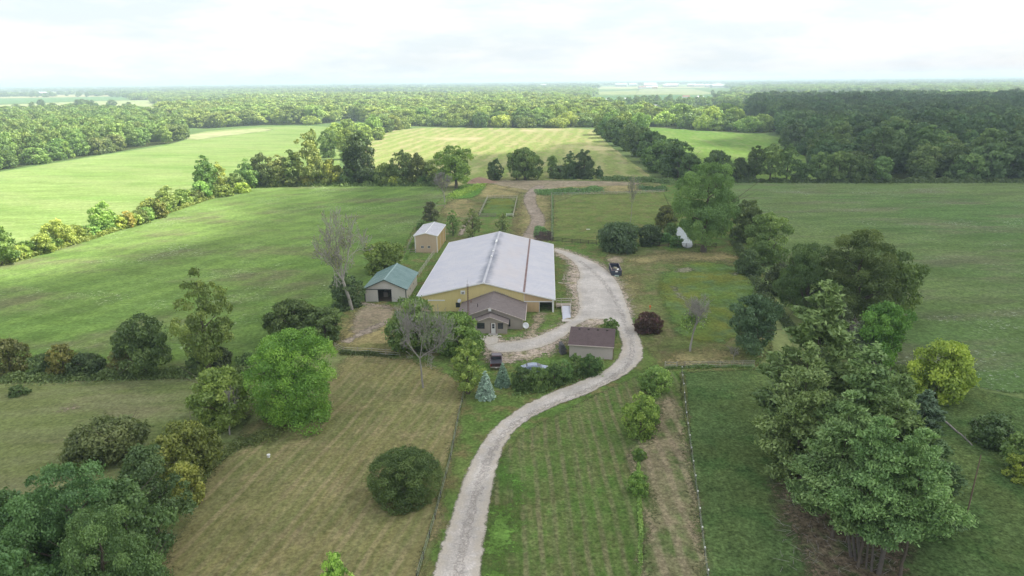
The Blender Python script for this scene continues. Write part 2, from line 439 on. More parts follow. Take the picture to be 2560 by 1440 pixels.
zone('crop_field', [(1490, 252), (1790, 248), (1790, 236), (1500, 240)], M_soy, smooth=0, margin=10)
zone('pale_field', [(1590, 236), (1790, 234), (1730, 222), (1600, 222)], M_pale, smooth=0, margin=15)
zone('pale_field', [(0, 244), (110, 240), (120, 236), (0, 238)], M_pale, smooth=0, margin=15)
zone('far_green_field', [(1630, 319), (1700, 324), (1800, 330), (1955, 338), (1960, 372), (2060, 405), (2200, 460), (1740, 458), (1690, 410), (1640, 360), (1600, 330)], M_farlit, smooth=1, margin=5)
zone('hay_field', [(930, 345), (1005, 319), (1250, 321), (1490, 320), (1500, 342), (1545, 380), (1620, 432), (1640, 455), (1180, 452), (1130, 470), (940, 470), (900, 400)], M_farhay, smooth=1, margin=5)
zone('corn_field', [(-1200, 640), (-300, 474), (0, 430), (230, 392), (465, 356), (470, 332), (640, 317), (820, 314), (850, 330), (850, 470), (640, 470), (560, 490), (400, 542), (230, 600), (60, 655), (0, 675), (-400, 800), (-1500, 1150)], M_corn, smooth=1, margin=4)
zone('fallow_strip', [(470, 352), (470, 334), (640, 320), (700, 324), (560, 340)], M_pale, smooth=1, margin=6)
zone('hay_meadow', [(-1500, 1000), (-400, 780), (0, 662), (60, 642), (230, 590), (400, 530), (560, 476), (640, 463), (900, 460), (1100, 461), (1112, 505), (1060, 570), (1030, 610), (990, 660), (930, 720), (860, 790), (820, 860), (640, 940), (480, 945), (0, 952), (-700, 980)], M_meadow, smooth=1, margin=3)
zone('clover_meadow', [(1800, 462), (1860, 453), (2560, 451), (3600, 452), (4300, 980), (2600, 1000), (2270, 935), (2150, 900), (1930, 700), (1880, 600), (1830, 520)], M_rmeadow, smooth=1, margin=3)
zone('yard_lawn', [(1000, 640), (1040, 560), (1120, 480), (1220, 450), (1660, 450), (1850, 520), (1900, 640), (1920, 760), (1930, 930), (1700, 960), (1500, 1100), (1300, 1300), (1230, 1700), (1000, 1700), (1120, 1200), (1160, 980), (1000, 890), (820, 880), (850, 780)], M_lawn, smooth=1, margin=3)
zone('mown_lawn', [(-1500, 1010), (0, 958), (300, 952), (490, 945), (640, 930), (640, 1030), (560, 1150), (470, 1300), (350, 1700), (-1500, 1700)], M_llawn, smooth=1, margin=2)
zone('hay_lawn', [(845, 893), (1000, 893), (1100, 925), (1166, 965), (1150, 1030), (1128, 1150), (1090, 1300), (1045, 1450), (1005, 1750), (330, 1750), (430, 1350), (560, 1130), (640, 1050), (840, 960)], M_hay, smooth=1, margin=2, cell=0.8)
zone('striped_field', [(1300, 1085), (1420, 1022), (1560, 955), (1640, 925), (1702, 930), (1716, 1050), (1742, 1250), (1766, 1450), (1790, 1750), (1175, 1750), (1205, 1400), (1230, 1240), (1255, 1140)], M_centre, smooth=1, margin=2, cell=0.8)
zone('green_pasture', [(1706, 932), (1880, 925), (2240, 930), (2560, 1000), (3400, 1050), (3400, 1900), (1800, 1900), (1768, 1450), (1744, 1250), (1718, 1050)], M_pasture, smooth=0, margin=2)
zone('rough_yard', [(1540, 690), (1500, 640), (1600, 612), (1700, 632), (1830, 628), (1890, 700), (1925, 800), (1930, 905), (1720, 918), (1650, 905), (1608, 870), (1580, 780)], M_back, smooth=1, margin=2)
zone('paddock', [(1381, 490), (1660, 484), (1690, 560), (1660, 604), (1480, 608), (1381, 602)], M_paddock, smooth=0, margin=1.5)
zone('small_paddock', [(1219, 497), (1293, 497), (1283, 541), (1198, 541)], M_arena, smooth=0, margin=1.5)
zone('rough_pasture', [(1075, 600), (1090, 545), (1125, 500), (1195, 462), (1240, 451), (1640, 452), (1675, 478), (1640, 483), (1380, 488), (1378, 600), (1300, 612), (1280, 560), (1296, 497), (1217, 494), (1190, 545), (1170, 610)], M_back, smooth=1, margin=2)
zone('straw_patch', [(1185, 500), (1200, 465), (1240, 452), (1300, 458), (1310, 480), (1290, 492), (1215, 494)], M_straw, smooth=2, margin=4)
zone('straw_patch', [(1100, 540), (1125, 500), (1180, 498), (1190, 520), (1150, 545)], M_straw, smooth=2, margin=4)
zone('straw_patch', [(1280, 600), (1290, 540), (1312, 500), (1330, 520), (1330, 560), (1310, 605)], M_straw, smooth=2, margin=4)
zone('straw_patch', [(1292, 606), (1298, 540), (1302, 500), (1330, 486), (1376, 488), (1377, 560), (1360, 606)], M_straw, smooth=1, margin=4)
zone('straw_patch', [(1240, 470), (1400, 462), (1640, 462), (1660, 476), (1560, 480), (1400, 484), (1300, 484)], M_straw, smooth=1, margin=5)
zone('bare_ground', [(1215, 458), (1240, 451), (1420, 452), (1600, 456), (1600, 464), (1420, 466), (1380, 472), (1350, 482), (1310, 474)], M_dirt, smooth=2, margin=4)
zone('lush_patch', [(1120, 498), (1140, 470), (1180, 456), (1215, 458), (1205, 480), (1180, 497)], M_green, smooth=2, margin=4)
zone('lush_patch', [(1330, 1240), (1222, 1290), (1212, 1400), (1205, 1500), (1270, 1500), (1275, 1380), (1290, 1260), (1260, 1140), (1240, 1180)], M_green, smooth=2, margin=2)
zone('dry_strip', [(1640, 1000), (1700, 990), (1712, 1100), (1740, 1280), (1760, 1440), (1790, 1700), (1600, 1700), (1612, 1440), (1620, 1240), (1560, 1140), (1600, 1110), (1640, 1100)], M_dry, smooth=2, margin=3)
zone('dry_strip', [(1560, 650), (1640, 636), (1740, 630), (1840, 634), (1868, 656), (1780, 652), (1680, 654), (1600, 664)], M_straw, smooth=2, margin=3)
zone('straw_patch', [(1640, 905), (1700, 880), (1800, 872), (1860, 900), (1840, 916), (1700, 918)], M_straw, smooth=2, margin=3)
zone('straw_patch', [(1545, 720), (1565, 690), (1590, 690), (1600, 740), (1570, 750)], M_straw, smooth=2, margin=3)
zone('riding_ring', [(1640, 700), (1690, 664), (1760, 655), (1830, 662), (1880, 700), (1905, 760), (1890, 820), (1840, 850), (1770, 862), (1700, 850), (1665, 780)], M_arena, smooth=2, margin=2)
M_worn = land('worn_spot', (0.27, 0.25, 0.18), (0.23, 0.22, 0.15), c3=(0.17, 0.19, 0.09), mid=0.5, fine=2.2, contrast=0.3, ragged=2.2, soft=2.0)
zone('sand_patch', [(1688, 675), (1720, 668), (1735, 678), (1700, 684)], M_worn, smooth=1, margin=2)
zone('sand_patch', [(1830, 684), (1846, 682), (1842, 690)], M_worn, smooth=1, margin=2)
zone('sand_patch', [(1682, 720), (1688, 718), (1712, 752), (1704, 752)], M_worn, smooth=1, margin=2)
zone('needle_bed', [(1930, 1190), (2080, 1150), (2240, 1240), (2280, 1420), (2250, 1600), (2060, 1560), (2020, 1400), (1950, 1290)], M_litter, smooth=2, margin=4)
zone('barnyard', [(845, 880), (850, 810), (900, 768), (985, 764), (1010, 800), (1010, 880), (940, 886)], M_straw, smooth=2, margin=3)
zone('barnyard_dirt', [(880, 800), (915, 764), (975, 762), (990, 790), (940, 830), (880, 850)], M_dirt, smooth=2, margin=3)
zone('foot_path', band([(862, 858), (900, 838), (940, 818), (975, 805)], 1.6), M_track, smooth=0, px=False, margin=1.5)
zone('foot_path', band([(900, 760), (930, 762), (960, 768), (985, 775)], 1.0), M_track, smooth=0, px=False, margin=1.5)
zone('worn_path', band([(1352, 784), (1348, 800), (1336, 820), (1320, 842)], 1.7), M_dirt, smooth=0, px=False, margin=1.5)
zone('wheel_track', band([(1322, 600), (1338, 570), (1348, 548), (1330, 520), (1322, 500), (1330, 480), (1352, 465)], 4.6, 4.6), M_track, smooth=0, px=False, margin=2)
zone('wheel_track', band([(1150, 590), (1165, 560), (1185, 540)], 1.2), M_track, smooth=0, px=False, margin=1.5)
zone('bare_patch', [(150, 1025), (190, 1018), (195, 1022), (155, 1030)], M_dirt, smooth=1, margin=1.2)
zone('bare_patch', [(1510, 650), (1545, 640), (1560, 655), (1540, 662)], M_dirt, smooth=2, margin=3)
# gravel: a thin fringe, then the drive and yard themselves
DRIVE = [(1062, 1560), (1085, 1440), (1105, 1370), (1135, 1280), (1160, 1200), (1192, 1130), (1236, 1070), (1300, 1022), (1370, 988), (1450, 957), (1515, 928), (1545, 902),
         (1557, 872), (1550, 838), (1540, 815), (1520, 802), (1480, 797), (1440, 815), (1418, 840), (1380, 862), (1320, 880), (1250, 885), (1215, 876), (1214, 862), (1260, 858), (1330, 850), (1372, 832),
         (1425, 806), (1450, 782), (1446, 745), (1440, 712), (1452, 690), (1440, 662), (1412, 640), (1384, 630), (1384, 622), (1430, 634), (1482, 655), (1522, 680), (1547, 712), (1566, 760),
         (1586, 820), (1600, 850), (1608, 880), (1602, 906), (1576, 932), (1530, 957), (1470, 987), (1400, 1012), (1325, 1046), (1282, 1082), (1256, 1122), (1241, 1172), (1226, 1240), (1211, 1330), (1200, 1440), (1188, 1560)]
zone('gravel_fringe', [(1212, 905), (1208, 852), (1330, 846), (1430, 800), (1430, 740), (1412, 700), (1430, 660), (1380, 636), (1384, 618), (1430, 630), (1495, 655), (1535, 684), (1562, 720), (1590, 800), (1560, 800), (1440, 830), (1390, 880), (1330, 900), (1270, 912)], M_gravel_thin, smooth=1, margin=3)
zone('driveway', DRIVE, M_gravel, smooth=1, margin=1.6, cell=0.7)
zone('gravel_apron', [(1212, 846), (1238, 842), (1250, 852), (1240, 864), (1212, 866)], M_gravel, smooth=1, margin=1)
def beside(centre, off):
    """the same line moved sideways by off metres"""
    p = [np.array(P(*q).xy) for q in centre]; out = []
    for i in range(len(p)):
        d = p[min(i + 1, len(p) - 1)] - p[max(i - 1, 0)]; d = d / np.linalg.norm(d)
        out.append(tuple(p[i] + np.array([-d[1], d[0]]) * off))
    return out
def band_m(pts, w):
    c = chaikin([np.array(q) for q in pts], 2, closed=False); L, Rr = [], []
    for i, q in enumerate(c):
        d = c[min(i + 1, len(c) - 1)] - c[max(i - 1, 0)]; d = d / (np.linalg.norm(d) + 1e-9); nr = np.array([-d[1], d[0]])
        L.append(tuple(q + nr * w / 2)); Rr.append(tuple(q - nr * w / 2))
    return L + Rr[::-1]
DRIVE_LINE = [(1138, 1500), (1142, 1440), (1180, 1280), (1212, 1165), (1258, 1085), (1335, 1033), (1420, 998), (1500, 965), (1560, 930), (1582, 892), (1577, 850), (1560, 800), (1532, 740), (1500, 694), (1450, 655)]
M_crown = land('drive_crown', (0.565, 0.515, 0.475), (0.535, 0.485, 0.44), c3=(0.59, 0.54, 0.505), mid=0.9, fine=4.0, contrast=0.11, ragged=0.9, soft=0.7, stones=True)
zone('drive_crown', band_m(beside(DRIVE_LINE, 0.0), 0.55), M_crown, smooth=0, px=False, margin=1.0, cell=0.6)


def water_mat(name, col):
    g = NG(name)
    b = g.n.new('ShaderNodeBsdfPrincipled'); b.inputs['Base Color'].default_value = (*col, 1); b.inputs['Roughness'].default_value = 0.08
    bp = g.n.new('ShaderNodeBump'); bp.inputs['Strength'].default_value = 0.25; bp.inputs['Distance'].default_value = 0.05
    g.put(bp.inputs['Height'], g.noise(g.obj(), 1.2, 4)); g.l.new(bp.outputs[0], b.inputs['Normal'])
    g.l.new(b.outputs[0], g.out.inputs['Surface'])
    return g.m
M_water = water_mat('pond_water', (0.10, 0.13, 0.12))
def water(name, pts, z):
    w = [tuple(p) for p in chaikin([(P(*p).x, P(*p).y) for p in pts], 2)]
    m = bpy.data.meshes.new(name); m.from_pydata([(x, y, z) for x, y in w], [], [tuple(range(len(w)))]); m.update()
    return tag(link(name, m, None, M_water), kind='structure')
water('pond', [(1672, 570), (1694, 566), (1712, 580), (1730, 604), (1732, 622), (1708, 624), (1700, 602), (1684, 582)], 0.35)
water('far_pond', [(1670, 284), (1850, 282), (1862, 272), (1850, 268), (1700, 272), (1680, 276)], 0.35)

# ------------------------------------------------------------------ foliage and bark
def leaf_material(name, trans=0.28, hue=0.035, vary=0.35):
    g = NG(name)
    oi = g.n.new('ShaderNodeObjectInfo')
    tint = g.attr('tint')
    hs = g.n.new('ShaderNodeHueSaturation')
    g.put(hs.inputs['Color'], g.mixc(1.0, g.value_scale(oi.outputs['Color'], 2.7), (1.10, 1.0, 0.84), 'MULTIPLY'))
    rnd = oi.outputs['Random']
    g.put(hs.inputs['Hue'], g.math('ADD', 0.5, g.math('ADD', g.math('MULTIPLY', g.math('SUBTRACT', rnd, 0.5), hue), g.math('MULTIPLY', g.math('SUBTRACT', tint, 0.5), -hue))))
    rv = g.math('FRACT', g.math('MULTIPLY', rnd, 7.31))
    val = g.math('MULTIPLY', g.ramp(tint, 0.0, 1.0, 1 - vary, 1 + vary), g.math('ADD', 0.70, g.math('MULTIPLY', rv, 0.60)))
    g.put(hs.inputs['Value'], val)
    d = g.n.new('ShaderNodeBsdfDiffuse'); t = g.n.new('ShaderNodeBsdfTranslucent'); mx = g.n.new('ShaderNodeMixShader')
    gl = g.n.new('ShaderNodeBsdfGlossy'); gl.inputs['Roughness'].default_value = 0.55; gl.inputs['Color'].default_value = (0.9, 1, 0.9, 1)
    mx2 = g.n.new('ShaderNodeMixShader'); mx2.inputs[0].default_value = 0.035
    g.l.new(hs.outputs[0], d.inputs['Color'])
    g.put(t.inputs['Color'], g.mixc(0.35, hs.outputs[0], (0.26, 0.36, 0.06)))
    mx.inputs[0].default_value = trans
    g.l.new(d.outputs[0], mx.inputs[1]); g.l.new(t.outputs[0], mx.inputs[2])
    g.l.new(mx.outputs[0], mx2.inputs[1]); g.l.new(gl.outputs[0], mx2.inputs[2]); g.l.new(mx2.outputs[0], g.out.inputs['Surface'])
    return g.m
M_leaf = leaf_material('leaves')
M_needle = leaf_material('needles', trans=0.12, hue=0.03, vary=0.32)
M_bark = surf('bark', (0.13, 0.105, 0.085), 0.9, vary=0.25, scale=2.0, col2=(0.08, 0.065, 0.05))
M_greybark = surf('dead_wood', (0.33, 0.30, 0.275), 0.9, vary=0.2, scale=2.0, col2=(0.22, 0.20, 0.18))
M_twig = surf('twigs', (0.34, 0.315, 0.295), 0.9, vary=0.2, scale=2.0, col2=(0.26, 0.24, 0.22))

def unit(v): return v / (np.linalg.norm(v, axis=-1, keepdims=True) + 1e-9)
def cards(rng, pos, nrm, size, stretch=1.0, along=None):
    """leaf clumps as kite-shaped quads"""
    n = len(pos)
    a = along if along is not None else rng.normal(size=(n, 3))
    a = unit(a - nrm * np.sum(a * nrm, -1, keepdims=True) + rng.normal(size=(n, 3)) * 0.05)
    b = unit(np.cross(nrm, a))
    s = size[:, None]
    l = a * s * stretch; w = b * s * 0.62
    fold = nrm * s * 0.18
    v = np.stack([pos - l * 0.9, pos - w + fold, pos + l, pos + w + fold], 1)
    return v.reshape(-1, 3), np.arange(4 * n).reshape(n, 4)
def crown_mesh(name, seed, kind, n, leaf, A):
    """broadleaf crown, radius 1 and A tall (ground at z=0)"""
    rng = np.random.default_rng(seed)
    # envelope: crown radius at relative height t, foot at z0
    z0 = {'ball': 0.0, 'dense': 0.06, 'bush': 0.0, 'edge': 0.02, 'low': 0.07, 'round': 0.17, 'tall': 0.12, 'loose': 0.10}[kind]
    def env(t):
        if kind in ('bush', 'ball'): return max(0.62 if t < 0.4 else 0.0, math.sqrt(max(0.0, 1 - ((t - 0.40) / 0.60) ** 2)))
        if kind == 'edge': return (0.80 + 0.20 * math.sin(t * 3.0)) * math.sqrt(max(0.0, 1 - max(0.0, t - 0.35) ** 2 / 0.4225))
        if kind in ('tall', 'loose'): return max(0.12, math.sin(math.pi * (0.10 + 0.86 * t) ** 0.85) ** 0.75) * (1.0 if kind == 'tall' else 0.95)
        return math.sqrt(max(0.0, 1 - ((t - 0.42) / 0.60) ** 2))
    nl = {'ball': 50, 'dense': 60, 'bush': 36, 'edge': 46, 'low': 38, 'round': 40, 'tall': 70, 'loose': 40}[kind]
    fine_ = 1.0
    if n > 40000: nl = int(nl * 1.8); fine_ = 0.74       # crowns seen close by carry smaller clumps
    ph = rng.uniform(0, 6.28, 6); S = []
    C_ = []
    for k in range(nl):
        best = None
        for _ in range(7):                               # best of several places: even cover without rows or spirals
            t = min(0.985, max(0.01, rng.random())); th = rng.uniform(0, 2 * math.pi)
            bump = 1 + 0.20 * math.sin(2 * th + ph[0] + 3 * t) + 0.15 * math.sin(3 * th + ph[1] - 5 * t) + 0.12 * math.sin(ph[2] + 9 * t) + rng.uniform(-0.16, 0.10)
            if kind in ('bush', 'low'): bump = 1 + (bump - 1) * 0.6
            if kind in ('ball', 'dense'): bump = 1 + (bump - 1) * (0.26 if kind == 'ball' else 0.6)
            if kind in ('loose', 'tall'): bump += 0.16 * math.sin(ph[3] + 13 * t + th)
            e = env(t) * bump
            rs = rng.uniform(0.18, 0.38) * fine_ * (0.75 + 0.25 * e) * (0.82 if kind in ('loose', 'tall') else 1.0)
            rr = max(0.0, e - rs * 0.8)
            z = (z0 + (1 - z0) * t) * A
            z = min(z, A - rs * 0.6) if t > 0.5 else max(z, rs * 0.4)
            c = np.array([rr * math.cos(th), rr * math.sin(th), z])
            dd = min([np.linalg.norm(c - q) for q in C_], default=9.0)
            if best is None or dd > best[0]: best = (dd, c, rs, rr, th, z)
        dd, c, rs, rr, th, z = best
        C_.append(c)
        S.append((c[0], c[1], z, rs, rng.uniform(0, 1)))
        if rng.random() < (0.8 if kind in ('ball', 'dense') else 0.45):                      # filling inside
            f = rng.uniform(0.2, 0.6)
            S.append((rr * f * math.cos(th), rr * f * math.sin(th), z, rs, rng.uniform(0, 0.6)))
    S = np.array(S)
    wgt = S[:, 3] ** 2; wgt /= wgt.sum()
    li = rng.choice(len(S), n, p=wgt)
    out = S[li, :3] - np.array([0, 0, A * 0.42]); out[:, 2] *= 0.5
    d = unit(unit(rng.normal(size=(n, 3))) + unit(out) * 0.55 + np.array([0, 0, 0.30]))
    rad = S[li, 3] * np.where(rng.random(n) < 0.72, rng.uniform(0.72, 1.05, n), rng.uniform(0.3, 1.35, n))
    pos = S[li, :3] + d * rad[:, None] * np.array([1.08, 1.08, 0.74])
    pos[:, 2] = np.maximum(pos[:, 2], 0.02)
    nrm = unit(d * 0.8 + rng.normal(size=(n, 3)) * 0.6)
    size = leaf * rng.uniform(0.6, 1.3, n)
    v, f = cards(rng, pos, nrm, size)
    # scale so that radius is 1 and height is A
    r_now = np.quantile(np.hypot(v[:, 0], v[:, 1]), 0.985); h_now = v[:, 2].max()
    v[:, :2] /= r_now; v[:, 2] *= A / h_now
    me = np_mesh(name, v, f)
    tint = np.clip(S[li, 4] * 0.65 + rng.random(n) * 0.35, 0, 1)
    a = me.attributes.new('tint', 'FLOAT', 'FACE'); a.data.foreach_set('value', tint.astype(np.float32))
    me.materials.append(M_leaf)
    return me
def pine_mesh(name, seed, n, A, start=0.22, spread=1.0, leaf=0.04):
    """white pine: whorls of boughs carrying flat plumes of needles"""
    rng = np.random.default_rng(seed)
    C = []
    H0, H1 = start * A, A
    z = H0
    while z < H1 * 0.985:
        t = (z - H0) / (H1 - H0)
        L = (1.0 - t) ** 0.85 * (0.55 + 0.45 * min(1, t * 4 + 0.35)) * spread
        for k in range(5 if t < 0.8 else 4):
            if rng.random() < 0.16: continue
            th = rng.uniform(0, 2 * math.pi); Lk = L * rng.uniform(0.42, 1.28) + 0.05
            m = max(2, int(6 * Lk + 1))
            for j in range(m):
                s = (0.35 + 0.65 * (j + 1) / m)
                off = rng.normal() * 0.10 * Lk
                x = math.cos(th) * Lk * s - math.sin(th) * off; y = math.sin(th) * Lk * s + math.cos(th) * off
                C.append((x, y, z + Lk * s * rng.uniform(0.06, 0.16), 0.07 + 0.085 * Lk * rng.uniform(0.7, 1.2), th, rng.random()))
        z += A * 0.043 * rng.uniform(0.8, 1.25)
    C.append((0, 0, H1, 0.05, 0, 0.6))
    C = np.array(C)
    w = C[:, 3] ** 2; w /= w.sum()
    li = rng.choice(len(C), n, p=w)
    q = rng.normal(size=(n, 3)); q = unit(q) * (rng.random((n, 1)) ** 0.4) * np.where(rng.random((n, 1)) < 0.18, 1.6, 1.0)
    q *= C[li, 3][:, None] * np.array([1.4, 1.4, 0.42])
    pos = C[li, :3] + q
    out = np.stack([np.cos(C[li, 4]), np.sin(C[li, 4]), np.full(n, 0.55)], -1)
    along = unit(out + rng.normal(size=(n, 3)) * 0.45)
    nrm = unit(rng.normal(size=(n, 3)) * 0.6 + np.array([0, 0, 0.9]))
    v, f = cards(rng, pos, nrm, leaf * rng.uniform(0.7, 1.3, n), 1.5, along)
    me = np_mesh(name, v, f)
    a = me.attributes.new('tint', 'FLOAT', 'FACE')
    a.data.foreach_set('value', np.clip(C[li, 5] * 0.5 + rng.random(n) * 0.5, 0, 1).astype(np.float32))
    me.materials.append(M_needle)
    return me
def spruce_mesh(name, seed, n, A, leaf=0.07):
    rng = np.random.default_rng(seed)
    C = []
    z = 0.05 * A
    while z < A * 0.97:
        t = z / A; L = (1 - t) ** 0.85
        m = max(4, int(17 * L))
        for k in range(m):
            th = 2 * math.pi * (k + rng.random()) / m
            for s in (0.55, 0.9):
                C.append((math.cos(th) * L * s, math.sin(th) * L * s, z - 0.05 * L * s, 0.06 + 0.10 * L, th, rng.random()))
        z += A * 0.05
    C = np.array(C); w = C[:, 3] ** 2; w /= w.sum()
    li = rng.choice(len(C), n, p=w)
    q = unit(rng.normal(size=(n, 3))) * (rng.random((n, 1)) ** 0.4) * C[li, 3][:, None] * np.array([1.2, 1.2, 0.55])
    out = np.stack([np.cos(C[li, 4]), np.sin(C[li, 4]), np.full(n, 0.1)], -1)
    v, f = cards(rng, C[li, :3] + q, unit(rng.normal(size=(n, 3)) * 0.5 + np.array([0, 0, 1.0])), leaf * rng.uniform(0.7, 1.3, n), 1.4, unit(out + rng.normal(size=(n, 3)) * 0.4))
    v[:, 2] = np.maximum(v[:, 2], 0.02)
    me = np_mesh(name, v, f)
    a = me.attributes.new('tint', 'FLOAT', 'FACE'); a.data.foreach_set('value', np.clip(C[li, 5] * 0.5 + rng.random(n) * 0.5, 0, 1).astype(np.float32))
    me.materials.append(M_needle)
    return me
def tubes_mesh(name, segs, sides=5, mat=None):
    """segs: (a, b, ra, rb)"""
    segs = [s for s in segs]
    A_ = np.array([s[0] for s in segs], float); B_ = np.array([s[1] for s in segs], float)
    ra = np.array([s[2] for s in segs]); rb = np.array([s[3] for s in segs])
    d = unit(B_ - A_); ref = np.where(np.abs(d[:, 2:3]) > 0.9, np.array([[1.0, 0, 0]]), np.array([[0, 0, 1.0]]))
    u = unit(np.cross(d, ref)); w = np.cross(d, u)
    vs = []
    for k in range(sides):
        t = 2 * math.pi * k / sides
        vs.append(A_ + (u * math.cos(t) + w * math.sin(t)) * ra[:, None])
    for k in range(sides):
        t = 2 * math.pi * k / sides
        vs.append(B_ + (u * math.cos(t) + w * math.sin(t)) * rb[:, None])
    V = np.stack(vs, 1).reshape(-1, 3)
    base = np.arange(len(segs))[:, None, None] * (2 * sides)
    q = np.array([[k, (k + 1) % sides, sides + (k + 1) % sides, sides + k] for k in range(sides)])[None]
    me = np_mesh(name, V, (base + q).reshape(-1, 4))
    me.materials.append(mat or M_bark)
    return me
def trunk_mesh(name, seed, A, crown_from=0.2, r=0.075, boughs=7, lean=0.0, mat=None):
    """tapered trunk with limbs reaching into the crown"""
    rng = np.random.default_rng(seed)
    segs = []; p = np.array([0, 0, -0.05]); steps = 9
    top = A * 0.86
    pts = [p]
    for i in range(steps):
        q = np.array([lean * (i + 1) / steps + rng.uniform(-0.03, 0.03), rng.uniform(-0.03, 0.03), top * (i + 1) / steps])
        segs.append((pts[-1], q, r * (1 - i / steps) ** 0.8 * (1.35 if i == 0 else 1), r * (1 - (i + 1) / steps) ** 0.8 + 0.006)); pts.append(q)
    for k in range(boughs):
        t = rng.uniform(crown_from, 0.78); z = top * t
        c = pts[min(steps, int(t * steps))] * np.array([1, 1, 0]) + np.array([0, 0, z])
        th = k * 2.4 + rng.uniform(-0.5, 0.5); L = rng.uniform(0.45, 0.8) * (1.1 - 0.6 * t)
        e = c + np.array([math.cos(th) * L, math.sin(th) * L, L * rng.uniform(0.5, 0.9)])
        m_ = (c + e) / 2 + np.array([0, 0, -0.05 * L])
        rr = r * 0.45 * (1.1 - t)
        segs += [(c, m_, rr, rr * 0.7), (m_, e, rr * 0.7, rr * 0.25)]
        for j in range(3):
            dd = rng.normal(size=3) * 0.2 + (e - m_) * 0.8
            segs.append((m_ + (e - m_) * rng.random(), m_ + (e - m_) * 0.6 + dd, rr * 0.35, rr * 0.12))
    return tubes_mesh(name, segs, 6, mat or M_bark)
def bare_segs(rng, base, H, spread=0.5, levels=6, r0=0.2, up=0.35, tip=0.010, kids=3, first=0.28, min_r=0.011):
    out = []
    def grow(p, d, L, r, lv):
        n = 3 if lv < 3 else 2
        q = p
        for i in range(n):
            d2 = unit(d + rng.normal(size=3) * 0.10 + np.array([0, 0, up * 0.12]))
            e = q + d2 * L / n
            ra = r * (1 - 0.35 * i / n); rb = r * (1 - 0.35 * (i + 1) / n)
            out.append((q, e, max(min_r, ra), max(min_r, rb))); q = e; d = d2
            if lv > 0 and i < n - 1 and lv < levels and rng.random() < 0.75:
                s = unit(d + rng.normal(size=3) * spread * 1.2)
                grow(q, s, L * rng.uniform(0.45, 0.7), rb * 0.55, lv + 1)
        if lv < levels:
            for k in range(kids if lv < 4 else 2):
                s = unit(d + rng.normal(size=3) * spread + np.array([0, 0, up * 0.4]))
                grow(q, s, L * rng.uniform(0.6, 0.8), r * 0.62 * rng.uniform(0.7, 1), lv + 1)
    grow(np.array(base, float), np.array([0, 0, 1.0]), H * first, r0, 0)
    return out

PROTO = {}
LOD = {0: (48000, 0.024), 1: (11500, 0.055), 2: (4600, 0.086), 3: (1700, 0.14), 4: (420, 0.27)}
ASP = {'ball': 1.5, 'dense': 2.0, 'round': 2.3, 'tall': 3.6, 'bush': 1.15, 'loose': 3.0, 'edge': 2.6, 'low': 1.9}
def proto(kind, lod, var, A=None):
    A = A or ASP[kind]
    k = (kind, lod, var, A)
    if k not in PROTO:
        n, leaf = LOD[lod]
        if kind == 'bush': n = int(n * 0.7)
        if kind == 'loose': n = int(n * 0.62)
        if kind == 'tall': n = int(n * 1.1)
        PROTO[k] = crown_mesh('crown', (len(kind) * 7919 + ord(kind[0]) * 104729 + lod * 31 + var * 977 + int(A * 10)) % 99991, kind, n, leaf, A)
    return PROTO[k]
TR = {}
def trunk_proto(kind, var, A=None):
    A = A or ASP[kind]
    k = (kind, var % 2, A)
    if k not in TR: TR[k] = trunk_mesh('trunk', 50 + var % 4, A, 0.1 if kind == 'bush' else 0.22)
    return TR[k]
RND = random.Random(11)
def tree(name, base, H, R, kind, col, label, cat='tree', group=None, var=None, lod=None, ry=None, trunk=True, rot=None):
    """one tree or bush: crown and trunk under an empty at its foot"""
    if var is None: var = RND.randrange(6)
    if lod is None:
        px = 2 * R / max(1.0, math.hypot(base.x, base.y, CAM_H)) * F_PX * 0.4
        lod = 0 if px > 85 else 1 if px > 42 else 2 if px > 17 else 3 if px > 7 else 4
    if lod == 0: var = var % 2
    elif lod == 1: var = var % 3
    elif lod == 2: var = var % 4
    rz = rot if rot is not None else RND.uniform(0, 6.28)
    root = empty(name, (base.x, base.y, 0), rz, label, cat, group)
    A = min((0.9, 1.25, 1.75, 2.4, 3.3), key=lambda q: abs(math.log(q / (H / R))))
    c = link('crown', proto(kind, lod, var, A), root)
    c.scale = (R, ry or R, H / A)
    v = RND.uniform(0.9, 1.1)
    c.color = (col[0] * v, col[1] * v, col[2] * v, 1)
    if trunk:
        t = link('trunk', trunk_proto(kind, var, A), root)
        t.scale = (R, R, H / A)
    return root
def ptree(name, bx, by, top, wpx, kind, col, label, cat='tree', group=None, tx=None, **k):
    """tree measured in the photograph: foot (bx, by), top row, crown width"""
    b = P(bx, by)
    # the lowest row seen of a crown that reaches the ground is its near skirt, not its middle
    b = b + Vector((b.x, b.y, 0)).normalized() * width_at(b, wpx) / 2 * {'ball': 0.85, 'dense': 0.55, 'bush': 0.80, 'low': 0.55, 'edge': 0.40}.get(kind, 0.0)
    H = max(0.6, height_at(b, tx if tx is not None else bx, top))
    R = max(0.3, width_at(b + Vector((0, 0, H * 0.5)), wpx) / 2)
    return tree(name, b, H, R, kind, col, label, cat, group, **k)

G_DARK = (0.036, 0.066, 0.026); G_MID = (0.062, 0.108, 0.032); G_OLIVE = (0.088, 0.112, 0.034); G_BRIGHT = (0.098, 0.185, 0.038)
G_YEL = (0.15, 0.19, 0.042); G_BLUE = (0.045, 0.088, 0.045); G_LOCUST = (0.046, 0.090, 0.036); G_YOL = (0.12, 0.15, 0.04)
G_WOODS = (0.036, 0.068, 0.028); G_FARLIT = (0.09, 0.145, 0.04)

